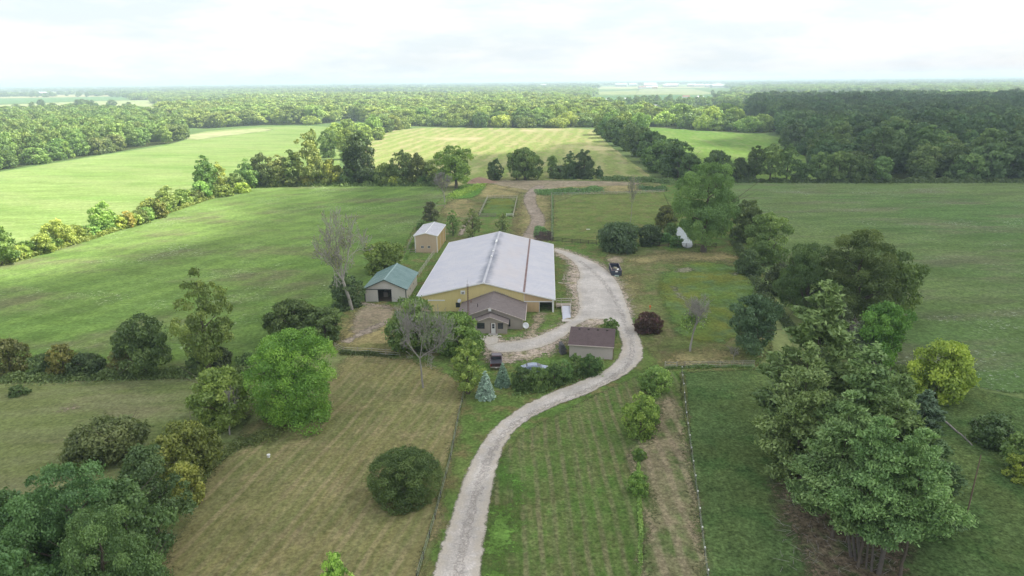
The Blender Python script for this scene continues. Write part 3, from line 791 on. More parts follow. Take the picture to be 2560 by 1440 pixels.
# bushes and weeds that nobody could count
def weeds(name, centre, width, n, h, size, col, label, seed, dens=None, mound=0.0):
    """rank growth along a line measured in the photograph"""
    rng = np.random.default_rng(seed)
    pts = np.array([P(*p).xy for p in centre]); seg = np.linalg.norm(np.diff(pts, axis=0), axis=1); cum = np.concatenate([[0], np.cumsum(seg)])
    s = rng.uniform(0, cum[-1], n)
    X = np.interp(s, cum, pts[:, 0]); Y = np.interp(s, cum, pts[:, 1])
    lump = 0.55 + 0.45 * np.sin(s * 0.9 + seed) * np.sin(s * 0.37 + 2)
    off = rng.normal(size=n) * width * 0.36
    X = X + rng.uniform(-1, 1, n) * width * 0.2; Y = Y + off
    z = rng.random(n) ** 0.7 * h * lump * np.exp(-(off / width) ** 2 * 2)
    pos = np.stack([X, Y, z + 0.03], -1)
    v, f = cards(rng, pos, unit(rng.normal(size=(n, 3)) * 0.7 + np.array([0, 0, 0.6])), size * rng.uniform(0.5, 1.4, n), 1.3)
    me = np_mesh(name, v, f); a = me.attributes.new('tint', 'FLOAT', 'FACE'); a.data.foreach_set('value', np.clip(lump * 0.5 + rng.random(n) * 0.5, 0, 1).astype(np.float32)); me.materials.append(M_leaf)
    o = link(name, me); o.color = (*col, 1)
    return tag(o, label, 'weeds', None, 'stuff')
ORD = ['first', 'second', 'third', 'fourth', 'fifth', 'sixth', 'seventh', 'eighth', 'ninth', 'tenth', 'eleventh', 'twelfth', 'thirteenth', 'fourteenth', 'fifteenth', 'sixteenth', 'seventeenth', 'eighteenth', 'nineteenth', 'twentieth', 'twenty-first', 'twenty-second', 'twenty-third', 'twenty-fourth', 'twenty-fifth']
# ---- near and middle trees, measured one by one
near = [
 # name, bx, by, top, width, kind, colour, label
 ('locust_tree', 215, 1500, 1145, 330, 'round', G_LOCUST, 'feathery dark green tree with the highest rounded crown of the near corner thicket', {}),
 ('locust_tree', 400, 1350, 1105, 180, 'round', (0.042, 0.082, 0.034), 'narrow domed dark tree between the corner thicket and the brown hay ground', {}),
 ('locust_tree', 20, 1500, 1195, 240, 'round', G_LOCUST, 'feathery green tree cut off by the frame edge in the corner thicket', {}),
 ('locust_tree', 300, 1600, 1250, 300, 'round', (0.050, 0.098, 0.037), 'broad green tree in front of the corner thicket reaching over the hay ground', {}),
 ('locust_tree', 60, 1660, 1345, 260, 'round', (0.050, 0.10, 0.037), 'lowest and nearest green tree in the bottom corner of the thicket', {}),
 ('locust_tree', 345, 1450, 1195, 215, 'round', (0.046, 0.090, 0.036), 'green tree between the highest crown and the narrow domed tree of the corner thicket', {}),
 ('locust_tree', 130, 1440, 1215, 230, 'round', (0.042, 0.084, 0.034), 'shaded green tree filling the middle of the corner thicket', {}),
 ('bushy_tree', 285, 1175, 1043, 190, 'low', (0.062, 0.080, 0.034), 'dark olive bushy tree behind the corner thicket on the mown lawn', {}),
 ('bushy_tree', 470, 1215, 1050, 170, 'low', G_YOL, 'yellowish olive bushy tree between the lawn and the brown hay ground', {}),
 ('bushy_tree', 470, 1272, 1150, 100, 'low', G_YOL, 'small yellowish bush at the foot of the olive bushy tree', {}),
 ('maple_tree', 748, 1082, 818, 238, 'dense', (0.070, 0.170, 0.030), 'bright green maple with a dense round crown, largest tree on the hay ground', {'lod': 0}),
 ('bushy_tree', 560, 1078, 915, 175, 'low', (0.088, 0.125, 0.034), 'olive green bushy tree leaning against the bright green maple', {}),
 ('hedge_tree', 365, 935, 782, 145, 'round', (0.058, 0.088, 0.033), 'dark tree with a narrow top standing alone in the hedge below the hay meadow', {}),
 ('hedge_tree', 525, 935, 662, 165, 'loose', (0.098, 0.128, 0.036), 'tallest open-crowned yellow green tree in the hedge below the hay meadow', {}),
 ('hedge_tree', 545, 930, 868, 90, 'bush', (0.035, 0.052, 0.026), 'dark shrub at the foot of the tallest hedge tree', {}),
 ('hedge_tree', 745, 868, 745, 145, 'low', (0.062, 0.088, 0.03), 'dark olive round tree behind the bright green maple', {}),
 ('hedge_tree', 815, 862, 765, 90, 'low', (0.048, 0.075, 0.028), 'smaller dark tree between the olive round tree and the barnyard', {}),
 ('yard_tree', 870, 775, 680, 85, 'edge', (0.034, 0.056, 0.027), 'dark green bushy tree wrapped round the foot of the tall dead tree', {}),
 ('yard_tree', 960, 690, 603, 105, 'low', (0.085, 0.135, 0.035), 'green tree with yellowing leaves behind the green roofed shed', {}),
 ('willow_tree', 1040, 895, 738, 150, 'low', (0.072, 0.115, 0.037), 'round grey green willow hiding the corner of the yellow barn', {}),
 ('willow_tree', 1152, 905, 778, 130, 'low', (0.075, 0.135, 0.037), 'round green tree beside the house porch', {}),
 ('young_locust', 1170, 985, 842, 105, 'loose', (0.155, 0.215, 0.06), 'light yellow green tree in front of the porch, near the maroon pickup', {}),
 ('round_tree', 1020, 1292, 1122, 182, 'ball', (0.052, 0.09, 0.03), 'ball shaped dense dark green tree alone on the brown hay ground', {'lod': 0, 'trunk': True}),
 ('young_tree', 840, 1500, 1383, 105, 'loose', (0.10, 0.19, 0.042), 'top of a small bright green tree at the bottom edge of the picture', {}),
 ('low_shrub', 50, 995, 962, 50, 'bush', (0.042, 0.085, 0.03), 'small round shrub alone on the mown lawn', {}),
 ('yard_shrub', 1620, 842, 780, 70, 'ball', (0.038, 0.017, 0.018), 'dark red leaved round shrub beside the bend of the gravel drive', {}),
 ('small_tree', 1880, 885, 732, 135, 'round', (0.036, 0.062, 0.035), 'dark grey green tree at the edge of the riding ring, left of the tall pines', {}),
 ('cottonwood_tree', 1758, 630, 402, 196, 'round', (0.060, 0.102, 0.034), 'very tall broad grey green cottonwood beside the pond', {'lod': 0}),
 ('round_tree', 1545, 636, 553, 118, 'dense', (0.034, 0.06, 0.031), 'dark round tree behind the dumpster, beside the board fence', {}),
 ('small_tree', 1622, 618, 560, 70, 'low', (0.032, 0.055, 0.03), 'small dark tree between the round tree and the pond', {}),
 ('bank_shrub', 1690, 622, 588, 34, 'bush', (0.045, 0.085, 0.03), 'dark little shrub on the bank between the board fence and the cottonwood', {}),
 ('bank_shrub', 1676, 590, 556, 34, 'bush', (0.06, 0.10, 0.032), 'olive little shrub on the far side of the pond sliver', {}),
 ('small_tree', 1665, 575, 512, 60, 'low', (0.085, 0.11, 0.035), 'olive tree on the far bank of the pond', {}),
 ('shrub', 1662, 606, 582, 42, 'bush', (0.05, 0.11, 0.035), 'low green shrub on the pond bank by the board fence', {}),
 ('bank_tree', 1862, 610, 498, 90, 'low', (0.068, 0.105, 0.038), 'green tree next to the tall cottonwood at the corner of the clover meadow', {}),
 ('bank_tree', 1915, 665, 528, 120, 'low', (0.072, 0.118, 0.038), 'rounded green tree between the cottonwood and the big spreading trees', {}),
 ('bank_tree', 1870, 690, 620, 75, 'edge', (0.038, 0.062, 0.028), 'dark undergrowth tree on the shaded bank above the riding ring', {}),
 ('spreading_tree', 2010, 790, 605, 200, 'round', (0.055, 0.095, 0.034), 'big spreading dark green tree above the riding ring', {'lod': 0}),
 ('spreading_tree', 2130, 812, 570, 215, 'round', (0.06, 0.102, 0.033), 'largest spreading green tree overlooking the clover meadow', {'lod': 0}),
 ('spreading_tree', 2215, 805, 615, 150, 'round', (0.058, 0.102, 0.033), 'outer spreading tree reaching into the clover meadow', {}),
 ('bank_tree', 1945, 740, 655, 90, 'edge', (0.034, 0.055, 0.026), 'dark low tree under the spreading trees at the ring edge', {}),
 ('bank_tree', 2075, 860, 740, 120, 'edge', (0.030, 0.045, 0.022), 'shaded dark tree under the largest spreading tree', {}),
 ('yard_tree', 2200, 915, 748, 130, 'round', (0.085, 0.17, 0.035), 'bright green tree between the tall pine and the clover meadow', {}),
 ('yard_tree', 2342, 1015, 845, 165, 'low', (0.120, 0.170, 0.030), 'yellow green tree on the edge of the clover meadow behind the pines', {}),
 ('small_tree', 2475, 1125, 1030, 110, 'low', (0.052, 0.085, 0.038), 'small dark green tree standing at the end of the fallen log', {}),
 ('edge_bush', 2570, 1200, 1070, 130, 'low', (0.055, 0.09, 0.032), 'dark leafy bush cut off by the frame edge beside the pasture', {}),
 ('edge_bush', 2545, 1212, 1120, 75, 'bush', (0.13, 0.16, 0.035), 'yellow green bush in front of the dark bush at the frame edge', {}),
 ('paddock_shrub', 1640, 995, 915, 85, 'bush', (0.085, 0.15, 0.045), 'soft green shrub just below the bend of the drive, uppermost in the strip of shrubs', {}),
 ('paddock_shrub', 1598, 1112, 980, 92, 'bush', (0.088, 0.15, 0.036), 'yellow green shrub, biggest of the strip beside the striped field', {}),
 ('paddock_shrub', 1625, 1070, 1005, 60, 'bush', (0.095, 0.16, 0.04), 'light green shrub behind the biggest one of the strip', {}),
 ('paddock_shrub', 1593, 1248, 1178, 62, 'bush', (0.115, 0.185, 0.045), 'small pale green shrub standing apart in the dry strip', {}),
 ('paddock_shrub', 1598, 1158, 1122, 40, 'bush', (0.075, 0.14, 0.035), 'tiny green shrub between the biggest shrub and the pale one', {}),
 ('arborvitae', 1525, 850, 793, 45, 'edge', (0.06, 0.125, 0.032), 'pointed evergreen behind the corner of the brown roofed garage', {}),
 ('meadow_tree', 5, 662, 560, 90, 'round', (0.085, 0.15, 0.035), 'sunlit green tree at the left end of the hedgerow by the cornfield', {}),
 ('meadow_tree', 905, 460, 328, 118, 'edge', (0.030, 0.052, 0.022), 'large dark dome shaped tree in the tree line behind the hay meadow', {'lod': 1}),
 ('meadow_tree', 1140, 470, 360, 105, 'round', (0.10, 0.155, 0.037), 'sunlit green tree at the corner of the hay meadow, above the leafless shrub', {'lod': 1}),
 ('field_tree', 1238, 452, 394, 44, 'edge', (0.038, 0.068, 0.028), 'dark pointed tree, leftmost of the row in front of the far hay field', {}),
 ('field_tree', 1312, 450, 366, 92, 'round', (0.065, 0.105, 0.035), 'broad tree with a flat top in the row in front of the far hay field', {'lod': 1}),
 ('field_tree', 1292, 450, 378, 55, 'round', (0.06, 0.098, 0.033), 'slim tree joined to the broad flat topped tree before the far hay field', {}),
 ('field_tree', 1380, 430, 388, 30, 'round', (0.065, 0.105, 0.035), 'thin young tree in the gap of the row before the far hay field', {}),
 ('field_tree', 1460, 448, 372, 62, 'edge', (0.032, 0.058, 0.025), 'tall dark tree at the right end of the row before the far hay field', {'lod': 1}),
 ('field_tree', 1425, 448, 376, 48, 'edge', (0.034, 0.062, 0.026), 'dark forked tree beside the tall one before the far hay field', {}),
 ('field_tree', 1400, 449, 412, 70, 'bush', (0.034, 0.060, 0.026), 'low dark bush under the forked tree before the far hay field', {}),
 ('field_tree', 1497, 446, 414, 24, 'edge', (0.04, 0.07, 0.03), 'little dark sapling right of the row before the far hay field', {}),
 ('yard_sapling', 1133, 590, 524, 36, 'loose', (0.06, 0.115, 0.035), 'small green sapling behind the tan shed', {}),
 ('yard_sapling', 1182, 595, 522, 52, 'loose', (0.085, 0.11, 0.045), 'grey green sapling behind the middle of the barn', {}),
 ('yard_sapling', 1257, 592, 530, 40, 'loose', (0.08, 0.11, 0.042), 'thin sapling behind the barn ridge near the dirt track', {}),
 ('yard_shrub', 1077, 556, 502, 46, 'bush', (0.055, 0.062, 0.035), 'brownish round shrub on the fence line above the tan shed', {}),
 ('yard_shrub', 1055, 585, 548, 30, 'bush', (0.055, 0.10, 0.033), 'green shrub on the fence line beside the tan shed', {}),
]
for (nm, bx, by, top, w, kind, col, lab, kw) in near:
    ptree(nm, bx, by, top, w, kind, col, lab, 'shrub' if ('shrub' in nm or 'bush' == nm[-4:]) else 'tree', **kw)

# hedge below the hay meadow, junipers by the cars, hedgerow along the cornfield
for bx, by, top, w, col, lab in [
    (35, 945, 840, 100, (0.075, 0.088, 0.032), 'brownish olive bush at the left end of the hedge below the hay meadow'),
    (-60, 950, 850, 120, (0.06, 0.085, 0.03), 'olive bush beyond the left end of the hedge below the hay meadow'),
    (115, 942, 880, 75, (0.045, 0.075, 0.03), 'low green bush in the hedge between two yellowish ones'),
    (165, 943, 858, 85, (0.10, 0.105, 0.03), 'golden tinged bush in the hedge below the hay meadow'),
    (225, 947, 878, 90, (0.036, 0.062, 0.028), 'dark green bush in the hedge right of the golden one'),
    (305, 938, 868, 60, (0.08, 0.088, 0.03), 'olive bush leaning on the dark lone hedge tree'),
    (620, 925, 880, 60, (0.045, 0.08, 0.03), 'dark bush between the tallest hedge tree and the maple'),
    (500, 930, 888, 60, (0.04, 0.07, 0.03), 'low dark bush at the gap left of the tallest hedge tree')]:
    ptree('hedge_bush', bx, by, top, w, 'bush', col, lab, 'bush', 'bushes in the hedge below the hay meadow')
for bx, by, top, w, col, lab in [
    (1305, 985, 915, 62, (0.046, 0.088, 0.032), 'widest green juniper at the left end of the row by the parked cars'),
    (1345, 985, 918, 62, (0.058, 0.105, 0.033), 'bright green juniper in the row in front of the blue car'),
    (1385, 975, 906, 58, (0.05, 0.095, 0.032), 'green juniper in the middle of the row by the drive'),
    (1412, 958, 900, 50, (0.048, 0.09, 0.032), 'low green juniper between the middle one and the pointed one'),
    (1437, 950, 882, 40, (0.044, 0.085, 0.03), 'pointed narrow juniper by the garage wall'),
    (1472, 948, 884, 54, (0.05, 0.095, 0.03), 'round juniper in front of the garage wall'),
    (1495, 936, 893, 36, (0.05, 0.10, 0.03), 'small juniper at the right end of the row near the drive')]:
    ptree('juniper', bx, by, top, w, 'bush', col, lab, 'shrub', 'junipers between the parked cars and the drive')
hr = [(35, 650, 610, 60), (75, 640, 598, 50), (110, 632, 580, 60), (150, 615, 545, 66), (190, 603, 560, 55), (225, 592, 562, 50), (262, 580, 500, 60), (350, 560, 522, 52),
      (385, 545, 492, 60), (420, 528, 462, 55), (455, 515, 470, 55), (485, 505, 472, 60), (520, 492, 385, 62), (552, 484, 402, 46), (590, 478, 430, 50), (560, 492, 462, 44),
      (620, 470, 395, 52), (655, 466, 378, 60), (700, 464, 385, 60), (735, 463, 372, 55), (775, 462, 330, 62), (800, 462, 400, 60), (830, 461, 395, 60), (790, 455, 318, 38),
      (970, 461, 405, 60), (1010, 461, 372, 58), (1045, 461, 380, 52), (1078, 461, 398, 52), (945, 462, 425, 50), (690, 466, 440, 50), (870, 462, 420, 44), (605, 482, 455, 40),
      (18, 655, 612, 50), (55, 648, 612, 44), (92, 636, 600, 50), (130, 624, 585, 54), (170, 608, 572, 50), (208, 598, 566, 44), (243, 587, 556, 44), (280, 577, 548, 46),
      (300, 574, 535, 44), (368, 552, 515, 48), (402, 537, 500, 46), (438, 521, 482, 46), (470, 510, 474, 46), (503, 498, 450, 48), (536, 488, 440, 46), (575, 481, 450, 40), (335, 566, 530, 44),
      (990, 463, 436, 46), (1060, 463, 434, 40), (740, 466, 440, 44)]
for i, (bx, by, top, w) in enumerate(hr):
    far = bx > 600
    col = RND.choice([G_OLIVE, G_MID, (0.085, 0.12, 0.036), (0.07, 0.10, 0.036)]) if far else RND.choice([(0.10, 0.155, 0.037), (0.12, 0.165, 0.04), (0.085, 0.125, 0.035), (0.09, 0.16, 0.04)])
    if i % 9 == 4: col = (0.14, 0.185, 0.04)
    if far:
        side = 'left' if bx < 905 else 'right'
        k = sum(1 for q in hr if q[0] > 600 and (bx < q[0] < 905 or 905 < q[0] < bx)) + sum(1 for q in hr[:i] if q[0] == bx)
        lab = '%s tree %s of the large dark dome tree, behind the hay meadow' % (ORD[k], side)
    else:
        k = sum(1 for q in hr if q[0] <= 600 and (bx < q[0] < 322 or 322 < q[0] < bx))
        lab = '%s leafy bush %s of the golden yellow one in the cornfield hedgerow' % (ORD[k], 'left' if bx < 322 else 'right')
    grp = 'tree line behind the hay meadow' if far else 'hedgerow along the cornfield'
    ptree('hedgerow_tree', bx, by + 2, top, w * 1.15, 'edge' if by - top > 45 else 'bush', col, lab, 'tree', grp)
ptree('hedgerow_bush', 322, 572, 525, 42, 'bush', (0.15, 0.155, 0.036), 'golden yellow bush in the hedgerow along the cornfield', 'bush')
ptree('hedgerow_bush', 402, 548, 496, 36, 'bush', (0.13, 0.145, 0.036), 'smaller yellow bush in the hedgerow, near the bend towards the tree line', 'bush')
ptree('hedgerow_bush', 775, 466, 424, 46, 'bush', (0.17, 0.16, 0.035), 'yellow olive bush at the foot of the tree line behind the hay meadow', 'bush')

weeds('juniper_twigs', [(1290, 975), (1350, 968), (1400, 950), (1450, 935), (1500, 925)], 3.2, 7000, 2.2, 0.16, (0.05, 0.095, 0.032), 'tangled juniper twigs filling the row by the drive', 31)
# blue spruces
for bx, by, top, w, sd_, lab in [(1214, 995, 926, 50, 1, 'pale blue spruce standing nearest the drive below the pickup'), (1257, 964, 906, 42, 2, 'darker blue spruce right behind the pickup')]:
    b = P(bx, by); H = height_at(b, bx, top); R = width_at(b, w) / 2
    r_ = empty('blue_spruce', b, 0.5, lab, 'tree')
    c = link('crown', spruce_mesh('crown', sd_, 5200, 2.6, 0.085), r_); c.scale = (R, R, H / 2.6); c.color = (0.16, 0.23, 0.22, 1) if sd_ == 1 else (0.09, 0.145, 0.13, 1)
    t = link('trunk', trunk_mesh('trunk', sd_, 2.6, 0.1, 0.05), r_); t.scale = (R, R, H / 2.6)

# pines
for i, (bx, by, top, tx, w, col, st, lab) in enumerate([
    (2015, 1120, 700, 1985, 295, (0.086, 0.125, 0.050), 0.06, 'tallest pale green pine with a ragged pointed top'),
    (1985, 1190, 850, 1965, 195, (0.075, 0.115, 0.048), 0.08, 'pine leaning out over the dark pasture, left of the tallest one'),
    (2135, 1235, 850, 2120, 265, (0.074, 0.115, 0.047), 0.08, 'broad pine in the middle of the clump, right of the tallest one'),
    (2080, 1345, 975, 2085, 250, (0.060, 0.100, 0.042), 0.16, 'dark green pine at the front of the clump over the dark pasture'),
    (2195, 1330, 925, 2190, 245, (0.068, 0.108, 0.043), 0.14, 'wide pine behind the two front ones'),
    (2145, 1420, 1035, 2165, 215, (0.066, 0.110, 0.045), 0.30, 'front pine showing a cluster of bare trunks'),
    (2250, 1445, 1060, 2250, 240, (0.070, 0.116, 0.046), 0.30, 'outermost pine nearest the camera with a leaning bare trunk'),
    (2300, 1300, 1065, 2300, 190, (0.062, 0.105, 0.046), 0.06, 'low pine at the far right of the clump'),
]):
    b = P(bx, by); H = height_at(b, tx, top); R = width_at(b + Vector((0, 0, H * .5)), w) / 2
    A = 2.6
    r_ = empty('pine_tree', b, RND.uniform(0, 6.28), lab, 'pine', 'pines in the green pasture')
    c = link('crown', pine_mesh('crown', 30 + i, 52000 if i in (3, 5, 6) else 32000, A, st, 1.0, 0.025 if i in (3, 5, 6) else 0.034), r_); c.scale = (R, R, H / A); c.color = (*col, 1)
    t = link('trunk', trunk_mesh('trunk', 30 + i, A, 0.3, 0.032, 8), r_); t.scale = (R, R, H / A)
for bx, by, top, w, lab, col in [(2305, 1068, 972, 92, 'blue green conifer between the yellow green tree and the pines', (0.055, 0.095, 0.065)),
                            (2150, 905, 800, 95, 'ragged grey green conifer behind the tallest pine', (0.07, 0.10, 0.06))]:
    b = P(bx, by); H = height_at(b, bx, top); R = width_at(b, w) / 2
    r_ = empty('conifer', b, 1.0, lab, 'tree')
    c = link('crown', pine_mesh('crown', int(bx), 8000, 2.2, 0.06, 1.0, 0.07), r_); c.scale = (R, R, H / 2.2); c.color = (*col, 1)
    t = link('trunk', trunk_mesh('trunk', int(bx), 2.2, 0.2, 0.05), r_); t.scale = (R, R, H / 2.2)

# bare and half-dead trees
def bare_tree(bx, by, top, w, seed, lab, mat, levels=6, first=0.26, up=0.35, spread=0.5, r0=0.18, kids=3, crown=None, mr=0.012):
    b = P(bx, by); H = height_at(b, bx, top); R = width_at(b, w) / 2
    rng = np.random.default_rng(seed)
    segs = bare_segs(rng, (0, 0, 0), H, spread, levels, r0, up, kids=kids, first=first, min_r=mr)
    pts = np.array([s[1] for s in segs]); hz = np.quantile(pts[:, 2], 0.995); hr_ = np.quantile(np.hypot(pts[:, 0], pts[:, 1]), 0.90)
    sx, sz = R / hr_, H / hz
    S = [(np.array(a) * (sx, sx, sz), np.array(c) * (sx, sx, sz), ra, rb) for a, c, ra, rb in segs]
    cut = min(0.05, r0 * 0.55)
    thick = [s for s in S if s[2] > cut]; thin = [s for s in S if s[2] <= cut]
    root = empty('bare_tree', b, 0, lab, 'tree')
    link('trunk', tubes_mesh('trunk', thick, 7, mat), root)
    if thin: link('twigs', tubes_mesh('twigs', thin, 3, mat), root)
    if crown:
        n, col, leaf, zr = crown
        tips = [s for s in thin if zr[0] * H <= s[1][2] <= zr[1] * H]
        idx = rng.integers(0, len(tips), n)
        pos = np.array([tips[k][1] for k in idx]) + rng.normal(size=(n, 3)) * 0.25
        v, f = cards(rng, pos, unit(rng.normal(size=(n, 3))), leaf * rng.uniform(0.6, 1.3, n))
        me = np_mesh('leaves', v, f); a = me.attributes.new('tint', 'FLOAT', 'FACE'); a.data.foreach_set('value', rng.random(n).astype(np.float32)); me.materials.append(M_leaf)
        c = link('leaves', me, root); c.color = (*col, 1); c['kind'] = 'stuff'
    return root
bare_tree(1058, 970, 758, 135, 5, 'leafless grey tree in front of the willow at the end of the hay ground', M_twig, 6, 0.22, 0.5, 0.55, 0.16, mr=0.016)
bare_tree(880, 775, 520, 150, 8, 'tall dead tree with pale bare branches beside the green roofed shed', surf('bleached_wood', (0.42, 0.385, 0.35), 0.9, vary=0.15, scale=2.0), 6, 0.30, 0.45, 0.46, 0.40, mr=0.036, crown=(1300, (0.12, 0.16, 0.06), 0.16, (0.45, 1.0)))
bare_tree(575, 1088, 968, 62, 12, 'slim dead tree in front of the olive bushy tree', M_greybark, 4, 0.45, 0.5, 0.4, 0.12, mr=0.018)
bare_tree(1725, 880, 745, 92, 21, 'half dead small tree with grey twigs in the yard by the riding ring', M_twig, 6, 0.2, 0.5, 0.5, 0.20, mr=0.016, crown=(1700, (0.075, 0.12, 0.035), 0.17, (0.15, 0.62)))
bare_tree(1112, 506, 430, 44, 25, 'leafless grey shrubby tree at the corner of the hay meadow', M_twig, 6, 0.16, 0.5, 0.45, 0.2, mr=0.03)
bare_tree(1835, 905, 868, 24, 28, 'little pinkish leafless sapling below the dark yard tree', M_twig, 4, 0.3, 0.6, 0.4, 0.05, mr=0.016)
bare_tree(1575, 560, 438, 34, 30, 'very thin pale young tree standing in the big paddock', M_greybark, 5, 0.3, 0.9, 0.25, 0.10, mr=0.012, crown=(260, (0.14, 0.19, 0.07), 0.16, (0.3, 1.0)))
bare_tree(2120, 870, 795, 60, 33, 'grey dead tree between the tallest pine and the bright green tree', M_greybark, 5, 0.2, 0.5, 0.5, 0.12, mr=0.02)

# diagonal tree belt left of the lit field, and the row in front of it
belt = [(1695, 448, 345, 105), (1650, 432, 340, 95), (1672, 415, 335, 80), (1625, 408, 318, 80), (1640, 395, 322, 60), (1600, 392, 308, 72), (1575, 378, 300, 62), (1555, 366, 292, 60),
        (1580, 360, 300, 50), (1535, 355, 284, 58), (1518, 346, 276, 55), (1545, 342, 280, 50), (1505, 338, 272, 50), (1722, 452, 372, 55), (1560, 330, 268, 50), (1600, 332, 272, 50), (1530, 330, 266, 46)]
for k, (bx, by, top, w) in enumerate(sorted(belt, key=lambda q: -q[1])):
    ptree('belt_tree', bx, by, top + 8, w, 'low', RND.choice([(0.046, 0.084, 0.03), (0.052, 0.092, 0.032), (0.04, 0.075, 0.028)]) if by > 345 else (0.085, 0.13, 0.034),
          '%s tree from the near end of the diagonal belt beside the hay field' % ORD[k], 'tree', 'diagonal tree belt beside the hay field')
for k, (bx, by, top, w) in enumerate([(872, 352, 296, 46), (845, 372, 305, 50), (868, 400, 318, 46), (905, 345, 306, 40), (935, 338, 284, 50), (962, 332, 290, 44), (985, 326, 286, 40), (1005, 322, 292, 36), (918, 352, 312, 34), (822, 395, 322, 44), (948, 350, 316, 34), (880, 378, 330, 38)]):
    ptree('hedge_line_tree', bx, by, top, w * 1.15, RND.choice(['edge', 'low']), RND.choice([(0.11, 0.165, 0.042), (0.13, 0.18, 0.045), (0.09, 0.14, 0.04)]), 'sunlit yellow green tree in the hedge along the left side of the far hay field', 'tree', 'hedge left of the far hay field')
rowr = [(1790, 452, 374, 85, .9), (1848, 453, 392, 45, .8), (1885, 453, 362, 58, .6), (1925, 454, 356, 58, 1.1), (1965, 454, 358, 58, 1.0), (2045, 454, 378, 66, 1.25), (2005, 454, 405, 40, .8),
        (2095, 454, 375, 70, 1.0), (2140, 455, 385, 70, 1.1), (2200, 455, 388, 60, 1.3), (2165, 455, 400, 50, .9), (1825, 453, 420, 36, .8), (1870, 454, 420, 36, .7), (1995, 454, 430, 40, .8),
        (2070, 455, 430, 36, .8)]
for k, (bx, by, top, w, v) in enumerate(sorted(rowr)):
    ptree('row_tree', bx, by, top, w, 'round' if by - top > 40 else 'bush', (0.054 * v, 0.092 * v, 0.032 * v), '%s dark tree from the left in the loose row beyond the clover meadow' % ORD[k], 'tree', 'tree row beyond the clover meadow')

def fill(pts, spacing, seed, lim=None):
    """jittered grid of points inside an outline given in photograph pixels"""
    w = np.array(chaikin([(P(*p).x, P(*p).y) for p in pts], 1))
    rng = np.random.default_rng(seed)
    lo, hi = w.min(0), w.max(0)
    xs = np.arange(lo[0], hi[0], spacing); ys = np.arange(lo[1], hi[1], spacing * 0.9)
    X, Y = np.meshgrid(xs, ys)
    X = X + (np.arange(len(ys)) % 2)[:, None] * spacing / 2 + rng.uniform(-0.45, 0.45, X.shape) * spacing
    Y = Y + rng.uniform(-0.45, 0.45, Y.shape) * spacing
    S = sdf(w, X, Y)
    k = (S > 0.5) & (np.abs(X) < (Y * 0.92 + 90))        # only what the place shows from near here, with a margin
    return np.stack([X[k], Y[k], S[k]], -1)
def scatter_collection(lod, kinds=('round', 'low', 'edge', 'round')):
    c = bpy.data.collections.new('woodland_crowns_%d' % lod)
    for i, k in enumerate(kinds):
        o = bpy.data.objects.new('woodland_crown_%d_%d' % (lod, i), proto(k, lod, i).copy())
        A = ASP[k]; sc = Matrix.Diagonal((1, 1, 1.0 / A, 1)); o.data.transform(sc)     # unit height
        c.objects.link(o)
    return c
SCOL = {}
def scatter(name, pts, label, seed, lod, hmin, hmax, rmin, rmax, col, cat='woodland'):
    """a far wood that reads as one mass: crowns set on points"""
    if len(pts) == 0: return
    rng = np.random.default_rng(seed)
    n = len(pts)
    me = bpy.data.meshes.new(name); me.vertices.add(n)
    me.vertices.foreach_set('co', np.stack([pts[:, 0], pts[:, 1], np.zeros(n)], -1).astype(np.float32).ravel())
    # neighbouring crowns share some of their height so that the canopy rolls
    roll = 0.5 + 0.5 * np.sin(pts[:, 0] * 0.031 + seed) * np.cos(pts[:, 1] * 0.023 + seed * 2)
    h = hmin + (hmax - hmin) * np.clip(0.45 * roll + 0.55 * rng.random(n), 0, 1)
    r = rmin + (rmax - rmin) * rng.random(n)
    a = me.attributes.new('scl', 'FLOAT_VECTOR', 'POINT'); a.data.foreach_set('vector', np.stack([r, r * rng.uniform(0.85, 1.15, n), h], -1).astype(np.float32).ravel())
    a = me.attributes.new('rot', 'FLOAT_VECTOR', 'POINT'); a.data.foreach_set('vector', np.stack([np.zeros(n), np.zeros(n), rng.uniform(0, 6.28, n)], -1).astype(np.float32).ravel())
    a = me.attributes.new('pick', 'INT', 'POINT'); a.data.foreach_set('value', rng.integers(0, 4, n).astype(np.int32))
    o = link(name, me, None); o.color = (*col, 1)
    if lod not in SCOL: SCOL[lod] = scatter_collection(lod)
    ng = bpy.data.node_groups.new(name + '_nodes', 'GeometryNodeTree')
    ng.interface.new_socket(name='Geometry', in_out='INPUT', socket_type='NodeSocketGeometry')
    ng.interface.new_socket(name='Geometry', in_out='OUTPUT', socket_type='NodeSocketGeometry')
    gi = ng.nodes.new('NodeGroupInput'); go = ng.nodes.new('NodeGroupOutput')
    ip = ng.nodes.new('GeometryNodeInstanceOnPoints'); ci = ng.nodes.new('GeometryNodeCollectionInfo')
    ci.inputs['Collection'].default_value = SCOL[lod]; ci.inputs['Separate Children'].default_value = True; ci.inputs['Reset Children'].default_value = True
    def na(nm, dt):
        x = ng.nodes.new('GeometryNodeInputNamedAttribute'); x.data_type = dt; x.inputs['Name'].default_value = nm
        return [s for s in x.outputs if s.enabled and s.name == 'Attribute'][0]
    ng.links.new(gi.outputs[0], ip.inputs['Points']); ng.links.new(ci.outputs[0], ip.inputs['Instance'])
    ip.inputs['Pick Instance'].default_value = True
    ng.links.new(na('pick', 'INT'), ip.inputs['Instance Index'])
    er = ng.nodes.new('FunctionNodeEulerToRotation'); ng.links.new(na('rot', 'FLOAT_VECTOR'), er.inputs[0]); ng.links.new(er.outputs[0], ip.inputs['Rotation'])
    ng.links.new(na('scl', 'FLOAT_VECTOR'), ip.inputs['Scale'])
    ng.links.new(ip.outputs[0], go.inputs[0])
    mod = o.modifiers.new('crowns', 'NODES'); mod.node_group = ng
    tag(o, label, cat, None, 'stuff')
    return o
